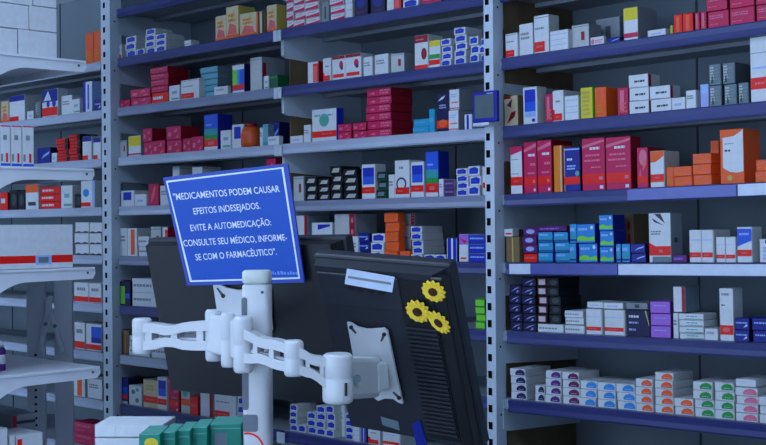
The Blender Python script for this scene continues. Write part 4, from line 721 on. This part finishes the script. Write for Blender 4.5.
# ---------------------------------------------------------------- monitors
def rotm(rx, ry, rz):
    return Matrix.Rotation(rz, 3, 'Z') @ Matrix.Rotation(ry, 3, 'Y') @ Matrix.Rotation(rx, 3, 'X')
C3 = Matrix(((rt.x, dn.x, fw.x), (rt.y, dn.y, fw.y), (rt.z, dn.z, fw.z)))
class Frame:      # local x right, y down, z away from the lens side (towards the screen)
    def __init__(s, p):
        s.R = C3 @ rotm(*p[3:]); s.o = ORG + C3 @ Vector(p[:3])
        s.M = s.R.to_4x4(); s.M.translation = s.o
    def loc(s, px, py, z=0):
        d = ray(px, py); n = s.R.col[2]; o = s.o + n * z
        t = (o - ORG).dot(n) / d.dot(n); return s.R.transposed() @ (ORG + d * t - s.o)
F1 = Frame((-.246, .185, 2.381, .211, .623, -.022))
F2 = Frame((.0235, .203, 1.990, .444, .594, .057))
def monitor(Fr, W, H, label, name='monitor', label_px=None, vents=False):
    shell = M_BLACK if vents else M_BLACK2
    e = empty(name, (0, 0, 0), label, 'monitor', 'black monitors on the column'); e.matrix_world = Fr.M
    b = MB(); b.box((-W / 2, -H / 2, 0), (W / 2, H / 2, .022), M_BLACK, .004); b.build('bezel', e)
    b = MB(); b.box((-W / 2 + .016, -H / 2 + .016, .0222), (W / 2 - .016, H / 2 - .02, .0235), M_BLACK2); b.build('screen', e)
    w2, h2 = W / 2, H / 2
    b = MB()      # raised rear shell, tapering in
    o = [(-w2 + .006, -h2 + .006), (w2 - .006, -h2 + .006), (w2 - .006, h2 - .006), (-w2 + .006, h2 - .006)]
    i = [(-w2 + .016, -h2 + .009), (w2 - .02, -h2 + .009), (w2 - .02, h2 - .014), (-w2 + .016, h2 - .014)]
    va = [b.bm.verts.new((x, y, 0.0015)) for x, y in o]; vb = [b.bm.verts.new((x, y, -.022)) for x, y in i]
    fs = [b.bm.faces.new(vb)] + [b.bm.faces.new((va[k], va[(k + 1) % 4], vb[(k + 1) % 4], vb[k])) for k in range(4)] + [b.bm.faces.new(va[::-1])]
    for f_ in fs: f_.material_index = b.mi(shell)
    # upper band step
    if vents: b.box((-w2 + .02, -h2 + .018, -.026), (w2 * .36, -h2 + .075, -.0215), M_BLACK, .002)
    b.build('rear_shell', e)
    if vents:
        b = MB(); n = 26
        for k in range(n):
            y = -h2 + .10 + k * (H - .125) / n
            b.box((w2 * .34, y, -.0265), (w2 * .78, y + .0042, -.0215), M_BLACK, .0008)
        b.box((w2 * .32, -h2 + .02, -.0235), (w2 * .80, h2 - .018, -.0212), M_BLACK2)
        b.build('vent_grille', e)
        b = MB()      # plain dark strip along the near edge
        b.box((w2 * .81, -h2 + .012, -.0245), (w2 * .985, h2 - .012, -.001), M_BLACK2, .003); b.build('side_strip', e)
    return e
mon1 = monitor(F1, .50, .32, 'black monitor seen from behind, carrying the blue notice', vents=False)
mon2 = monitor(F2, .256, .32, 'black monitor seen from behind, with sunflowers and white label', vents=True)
def lpoly(Fr, pxs, z, th, m, b):
    pts = [Fr.loc(x, y, z) for x, y in pxs]
    for p in pts: p.z = z
    b.prism(pts, (0, 0, th), m)
# white printed label with dark line, small silver label
b = MB(); lpoly(F2, [(347, 268.7), (394.5, 277), (392, 292.5), (344.5, 284)], -.0268, .0006, mat('label_paper', (.82, .87, .95), .4), b)
lpoly(F2, [(348, 275.8), (391, 282.6), (391, 285), (348, 278.2)], -.0272, .0003, P('grey'), b)
for k in range(4):
    x = 347.5 + k * 10; lpoly(F2, [(x, 286.5 + k * 1.6), (x + 7, 287.8 + k * 1.6), (x + 6, 291.2 + k * 1.6), (x + 1, 290 + k * 1.6)], -.0268, .0006, M_BLACK2, b)
o = b.build('rating_label', mon2); o['label'] = 'white paper label with a dark printed line'
b = MB(); lpoly(F2, [(380.5, 416.5), (398, 421.5), (399.8, 430.5), (382.5, 425)], -.0225, .0004, P('silver'), b); o = b.build('serial_sticker', mon2); o['label'] = 'small silver sticker'
b = MB(); lpoly(F2, [(412, 424), (420, 420), (427, 445), (417, 449)], -.024, .0015, P('royal'), b); o = b.build('blue_connector', mon2); o['label'] = 'blue connector'

# sunflowers
M_PET = mat('petal_yellow', (1.0, .84, .22), .6, 0, .08, 80); M_EYE = mat('sunflower_brown', (.28, .11, .04), .8, 0, .3, 200)
def sunflower(px, py, rpx, label, squash=1.0, rot=0):
    c = F2.loc(px, py, -.026); c.z = -.026
    Zc = depth(F2.M @ c); Rr = rpx * Zc / FPX
    sx = 1.15 * squash
    e = empty('sunflower_sticker', (0, 0, 0), label, 'flower', 'sunflower decorations on the monitor')
    e.matrix_world = F2.M @ Matrix.Translation(c) @ Matrix.Rotation(rot, 4, 'Z')
    b = MB(); n = 13
    for ly, (ro, rr_, z0) in enumerate(((0, 1.0, -.001), (.24, .86, -.0028))):
        for k in range(n):
            a = 2 * math.pi * k / n + ro
            def q(r_, da, z): return Vector((Rr * r_ * math.cos(a + da) * sx, Rr * r_ * math.sin(a + da), z0 + z))
            pts = [q(.3, -.3, 0), q(.74 * rr_, -.27, -.0012), q(.94 * rr_, -.16, -.001), q(1.05 * rr_, 0, 0), q(.94 * rr_, .16, -.001), q(.74 * rr_, .27, -.0012), q(.3, .3, 0)]
            b.prism(pts, (0, 0, .0006), M_PET)
    b.build('petals', e)
    b = MB()
    for k, (rr2, z) in enumerate(((.40, -.003), (.36, -.0052), (.2, -.0062))):
        b.prism([Vector((Rr * rr2 * math.cos(t * math.pi / 9) * sx, Rr * rr2 * math.sin(t * math.pi / 9), z)) for t in range(18)], (0, 0, .0022), M_EYE)
    b.build('flower_centre', e)
sunflower(434, 291, 12.0, 'yellow sunflower decoration on monitor corner, topmost of three')
sunflower(418.5, 311, 12.5, 'yellow sunflower decoration on monitor, leftmost of three')
sunflower(439.5, 322, 14, 'folded yellow sunflower decoration on monitor, lowest and rightmost of three', .62, -.75)

# VESA plates
def plate(Fr, par, pxs, z, holes):
    b = MB(); lpoly(Fr, pxs, z, .004, M_ARM, b)
    for (x, y, dx, dy) in holes:
        q = Vector((dx, dy)).normalized(); s = Vector((-q.y, q.x)) * 1.4
        lpoly(Fr, [(x - s.x, y - s.y), (x + s.x, y + s.y), (x + dx + s.x * .6, y + dy + s.y * .6), (x + dx - s.x * .6, y + dy - s.y * .6)], z - .0006, .0004, P('dgrey'), b)
        lpoly(Fr, [(x + 2.2 * math.cos(t * math.pi / 4), y + 2.2 * math.sin(t * math.pi / 4)) for t in range(8)], z - .0009, .0003, M_BLACK2, b)
    o = b.build('mounting_plate', par); o['label'] = 'white metal mounting plate'; return o
plate(F2, mon2, [(347, 322.5), (351, 323.5), (357, 327.5), (366, 329.5), (376, 329), (383, 328.5), (387, 331), (391, 350), (396, 375), (402.5, 404), (399, 403), (393, 399), (385, 398.5), (378, 401), (374, 398), (369, 394), (362, 391), (356, 372), (351, 345)], -.030,
      [(351, 327.5, 5, 6), (384, 334.5, -3, 7), (399, 398, -6, -6)])
b = MB(); lpoly(F2, [(365.5, 360), (368, 359.5), (384.5, 365), (382, 366.5), (369, 364.5)], -.0308, .0006, M_BLACK2, b)
for x, y in ((377, 379), (378, 386), (383, 383), (386, 386)): lpoly(F2, [(x + 2 * math.cos(t * math.pi / 4), y + 2 * math.sin(t * math.pi / 4)) for t in range(8)], -.0308, .0006, P('grey'), b)
b.build('plate_slots', mon2)
plate(F1, mon1, [(213, 285), (219, 284.5), (227, 288), (238, 290), (246, 290), (268, 291), (272, 330), (266, 338), (222, 335), (218, 318)], -.030, [(223, 296, -6, -8)])

# ---------------------------------------------------------------- blue notice
eN = empty('blue_notice', (0, 0, 0), 'blue notice with white Portuguese capitals warning about medicines, fixed to monitor', 'sign')
zs_ = -.034
def npt(px, py, z=zs_):
    p = F1.loc(px, py, z); p.z = z; return F1.M @ p
nn = F1.R.col[2]
qo = [(163, 177.7), (287.6, 163.5), (304.3, 282.4), (187.2, 285.6)]
def inset(q, a, bb, c, d):      # inset in px left, top, right, bottom
    (x0, y0), (x1, y1), (x2, y2), (x3, y3) = q
    return [(x0 + a, y0 + bb), (x1 - c, y1 + bb + .3), (x2 - c, y2 - d), (x3 + a, y3 - d)]
b = MB(); b.prism([npt(*p) for p in qo], nn * .003, M_SIGN); b.build('panel', eN)
b = MB()
q1 = inset(qo, 3.0, 3.2, 4.2, 3.6); q2 = inset(qo, 4.6, 4.8, 5.9, 5.2)
for i in range(4):
    j = (i + 1) % 4; b.prism([npt(*q1[i]), npt(*q1[j]), npt(*q2[j]), npt(*q2[i])], -nn * .0004, M_SIGNW)
b.build('border', eN)
b = MB()
q0 = qo; q3 = inset(qo, 1.6, 1.6, 2.6, 2.0)
for i in range(4):
    j = (i + 1) % 4; b.prism([npt(*q0[i]), npt(*q0[j]), npt(*q3[j]), npt(*q3[i])], -nn * .0003, M_SIGNE)
b.build('rim', eN)
def text_line(s, pl, pr, hpx):
    cu = bpy.data.curves.new('t', 'FONT'); cu.body = s; cu.size = 1; cu.resolution_u = 3; cu.offset = .006
    ob = bpy.data.objects.new('t', cu); COL.objects.link(ob)
    dg = bpy.context.evaluated_depsgraph_get(); dg.update()
    me = bpy.data.meshes.new_from_object(ob.evaluated_get(dg))
    bpy.data.objects.remove(ob); bpy.data.curves.remove(cu)
    xs = [v.co.x for v in me.vertices]; x0, x1 = min(xs), max(xs)
    cap = .72
    vx, vy = pr[0] - pl[0], pr[1] - pl[1]
    ux, uy = -.19, -1.0         # 'up' of the lettering follows the notice edge
    for v in me.vertices:
        t = (v.co.x - x0) / (x1 - x0); hgt = v.co.y / cap * hpx
        p = npt(pl[0] + vx * t + ux * hgt, pl[1] + vy * t + uy * hgt, zs_ - .0006)
        v.co = p
    me.materials.append(M_SIGNW)
    o = bpy.data.objects.new('lettering', me); COL.objects.link(o); o.parent = eN; return o
text_line('"MEDICAMENTOS PODEM CAUSAR', (174, 200.2), (280, 191.8), 6.8)
text_line('EFEITOS INDESEJADOS.', (194, 214.5), (260.5, 208.6), 6.6)
text_line('EVITE A AUTOMEDICAÇÃO:', (191, 231.2), (271.5, 225.2), 6.6)
text_line('CONSULTE SEU MÉDICO, INFORME-', (184, 246.4), (287.5, 240.3), 6.6)
text_line('SE COM O FARMACÊUTICO".', (196, 260.5), (277, 254.6), 6.6)
b = MB(); rnd = random.Random(3); x = 254.5       # tiny unreadable imprint
while x < 296:
    w_ = rnd.uniform(1.2, 2.6); h_ = rnd.uniform(2.2, 3.6)
    b.prism([npt(x, 274.6, zs_ - .0004), npt(x + w_, 274.6, zs_ - .0004), npt(x + w_ - .6, 274.6 - h_, zs_ - .0004), npt(x - .6, 274.6 - h_, zs_ - .0004)], -nn * .0002, mat('sign_imprint', (.45, .60, .92), .4)); x += w_ + rnd.uniform(.5, 1.3)
b.build('small_imprint', eN)

# ---------------------------------------------------------------- column and arms
ZC = 1.93
pc = pt(258.5, 445, ZC); top_c = pt(256.5, 270.5, ZC).z
base = Vector((pc.x, pc.y, HC))
eC = empty('monitor_column', base + Vector((0, 0, .0006)), 'white monitor column with jointed arms standing before the blue notice', 'monitor stand')
q = Matrix.Translation((0, 0, 0)) @ Matrix.Rotation(yaw - .1, 4, 'Z')
hC = top_c - HC; rC = 14.0 * ZC / FPX
def rsq(rad, k=.55, n=32):
    out = []
    for i in range(n):
        a = 2 * math.pi * i / n; c, s_ = math.cos(a), math.sin(a)
        out.append((rad * math.copysign(abs(c) ** k, c), rad * math.copysign(abs(s_) ** k, s_)))
    return out
def tube(b, z0, z1, rad, m, bevel=.003):
    rings = []
    for r_, z in ((rad - bevel, z0), (rad, z0 + bevel), (rad, z1 - bevel), (rad - bevel, z1)):
        rings.append([b.bm.verts.new(q @ Vector((x, y, z))) for x, y in rsq(r_)])
    for a, c in zip(rings, rings[1:]):
        for i in range(32):
            f_ = b.bm.faces.new((a[i], a[(i + 1) % 32], c[(i + 1) % 32], c[i])); f_.material_index = b.mi(m); f_.smooth = True
    for rg in (rings[0], rings[-1]): b.bm.faces.new(rg).material_index = b.mi(m)
b = MB(); tube(b, .012, hC - .021, rC, M_ARM); b.build('post', eC)
b = MB(); tube(b, hC - .0205, hC, rC * 1.0, mat('cap_white', (.80, .83, .80), .4)); b.build('end_cap', eC)
b = MB(); b.lathe((0, 0, 0), [(.11, 0), (.11, .008), (.10, .0118)], M_ARM, 40); b.build('base_plate', eC)
def zpx(py): return pt(258, py, ZC).z - HC
def stadium(x0, x1, z0, z1, rr, n=5):
    pts = []
    for cx, cz, a0 in ((x1 - rr, z1 - rr, 0), (x0 + rr, z1 - rr, 90), (x0 + rr, z0 + rr, 180), (x1 - rr, z0 + rr, 270)):
        for i in range(n + 1):
            a = math.radians(a0 + 90 * i / n); pts.append((cx + rr * math.cos(a), cz + rr * math.sin(a)))
    return pts
pxm = ZC / FPX
def colshape(xa, xb, ya, yb, rr, m, name, y=-.0):
    b = MB(); x0, x1 = (xa - 258.5) * pxm, (xb - 258.5) * pxm
    pts = stadium(x0, x1, zpx(yb), zpx(ya), rr)
    b.prism([q @ Vector((x, -rC - .0006, z)) for x, z in pts], q.to_3x3() @ Vector((0, .003, 0)), m); return b.build(name, eC)
colshape(245.5, 251, 297, 322, .004, M_SLOT, 'slot'); colshape(245.5, 251.5, 345, 408.5, .004, M_SLOT, 'slot'); colshape(246, 261, 413, 430, .004, M_SLOT, 'cable_window')
b = MB(); b.prism([q @ Vector(((266.5 - 258.5) * pxm + .0022 * math.cos(t * math.pi / 6), -rC - .0006, zpx(292) + .0022 * math.sin(t * math.pi / 6))) for t in range(12)], q.to_3x3() @ Vector((0, .002, 0)), P('dgrey')); b.build('screw', eC)
b = MB(); n = 28; ro, ri = 16.5 * pxm, 14.6 * pxm; cx_, cz_ = (250.5 - 258.5) * pxm, zpx(447)
for i in range(n):
    a0, a1 = 2 * math.pi * i / n, 2 * math.pi * (i + 1) / n
    qd = [(ro, a0), (ro, a1), (ri, a1), (ri, a0)]
    P4 = [(cx_ + r_ * math.cos(a), cz_ + r_ * math.sin(a)) for r_, a in qd]
    if min(x for x, z in P4) < -rC * .97: continue
    b.prism([q @ Vector((x, -rC - .0006, z)) for x, z in P4], q.to_3x3() @ Vector((0, .001, 0)), P('red'))
o = b.build('ring_mark', eC); o['label'] = 'red ring mark'

def W2L(p): return p - eC.location
def knuckle(px, py0, py1, Z, rpx, name='joint', groove=True):
    a = W2L(pt(px, py1, Z)); h = W2L(pt(px, py0, Z)).z - a.z; R_k = rpx * Z / FPX
    b = MB(); pr = [(R_k * .8, 0), (R_k * .96, .003), (R_k, .007), (R_k, h * .5 - .001), (R_k * (.97 if groove else 1), h * .5), (R_k, h * .5 + .001), (R_k, h - .007), (R_k * .95, h - .003), (R_k * .75, h)]
    b.lathe(a, pr, M_ARM, 28); b.build(name, eC); return a + Vector((0, 0, h / 2)), h
def link(A, hA, B, hB, th=.026, waist=.78, webs=(.14, .5, .86), rail_=.0145):
    A = Vector(A); B = Vector(B); b = MB()
    dirn = (B - A); hd = Vector((dirn.x, dirn.y, 0)).normalized(); side = Vector((-hd.y, hd.x, 0))
    n = 8
    def top(t):
        w = 1 - (1 - waist) * math.exp(-((t - .42) / .16) ** 2)
        return A + dirn * t, (hA + (hB - hA) * t) / 2 * w
    for sgn in (1, -1):
        up, lo = [], []
        for i in range(n + 1):
            p, hh = top(i / n)
            up.append(p + Vector((0, 0, sgn * hh))); lo.append(p + Vector((0, 0, sgn * (hh - rail_))))
        for i in range(n):
            b.prism([up[i] - side * th / 2, up[i + 1] - side * th / 2, lo[i + 1] - side * th / 2, lo[i] - side * th / 2], side * th, M_ARM)
    for t in webs:
        p, hh = top(t); L = dirn.length * .045
        p0, p1 = p - dirn.normalized() * L, p + dirn.normalized() * L
        b.prism([p0 + Vector((0, 0, hh * .9)) - side * th * .42, p1 + Vector((0, 0, hh * .9)) - side * th * .42, p1 - Vector((0, 0, hh * .9)) - side * th * .42, p0 - Vector((0, 0, hh * .9)) - side * th * .42], side * th * .84, M_ARM)
    p0, h0 = top(.0); p1, h1 = top(1.0)      # thin inner web running along the link
    for ta, tb in ((.14, .5), (.5, .86)):
        pa_, ha = top(ta); pb2, hb2 = top(tb)
        b.bar(pa_ + Vector((0, 0, -ha * .28)), pb2 + Vector((0, 0, -hb2 * .28)), th * .3, .005, M_ARM)
    b.build('arm_link', eC)
px_ = lambda n, Z: n * Z / FPX
# left arm
Ka, ha = knuckle(213.5, 309.5, 361, 1.925, 8.0)
Kb, hb_ = knuckle(228.5, 313, 367, 1.895, 7.5, 'pivot')
Kc, hc = knuckle(243.5, 316, 372.5, 1.88, 10)
Kl, hl = knuckle(142.5, 318, 354, 1.97, 10)
link(Kl, px_(27, 1.95), Ka, px_(29, 1.93), waist=.72)
b = MB()
b.bar(W2L(pt(212, 333, 1.92)), W2L(pt(243, 340, 1.885)), .022, px_(38, 1.9), M_ARM, .004)
b.bar(W2L(pt(230, 334, 1.9)), W2L(pt(258.5, 334, 1.925)), .02, px_(20, 1.9), M_ARM, .004); b.build('clamp', eC)
# hidden second link of the left arm, running back to the first monitor
Km = W2L(F1.M @ Vector((-.02, .01, -.045)))
link(Kl + Vector((f0.x, f0.y, 0)) * .012, px_(24, 1.95), Km, px_(24, 1.95))
b = MB(); b.bar(Km, W2L(F1.M @ Vector((-.02, .01, -.0305))), .05, .05, M_ARM, .003); b.build('tilt_head', eC)
# right arm
Kr, hr = knuckle(294, 340, 376, 1.85, 10)
Kp, hp = knuckle(338, 353, 403, 1.86, 15.5)
link(Kc, px_(34, 1.88), Kr, px_(27, 1.86), waist=.8, webs=(.3, .62))
link(Kr, px_(26, 1.86), Kp, px_(33, 1.86), waist=.8, webs=(.3, .62))
plc = F2.M @ (F2.loc(378, 374, -.031))
b = MB()
sidev = Vector((0, 0, 1))
b.bar(Kp, W2L(pt(372, 377, depth(plc) - .012)), .035, px_(42, 1.9), M_ARM, .008)
b.bar(W2L(pt(366, 377, depth(plc) - .02)), W2L(plc), .05, px_(30, 1.9), M_ARM, .004)
b.build('tilt_head', eC)
b = MB(); c_ = W2L(pt(357, 379, 1.87)); b.lathe(c_, [(.006, -.006), (.006, .0)], P('silver'), 16, -f0); b.bar(W2L(pt(346, 383, 1.835)), W2L(pt(346, 396, 1.835)), .003, .003, M_BLACK2, 0, Vector((0, 1, 0))); b.build('tilt_screw', eC)

# ---------------------------------------------------------------- look
w = bpy.data.worlds.new('world'); SC.world = w; w.use_nodes = True
w.node_tree.nodes['Background'].inputs['Color'].default_value = (.35, .5, .8, 1)
w.node_tree.nodes['Background'].inputs['Strength'].default_value = .1
vs = SC.view_settings
vs.view_transform = 'Standard'; vs.look = 'None'; vs.gamma = 1; vs.use_curve_mapping = False
vs.exposure = .1
SC.cycles.max_bounces = 6
bad = [(k, v) for k, v in LABELS.items() if len(v) > 1 or len(k.replace(',', ' ').split()) > 16]
print('LABEL CHECK', len(LABELS), bad[:40])
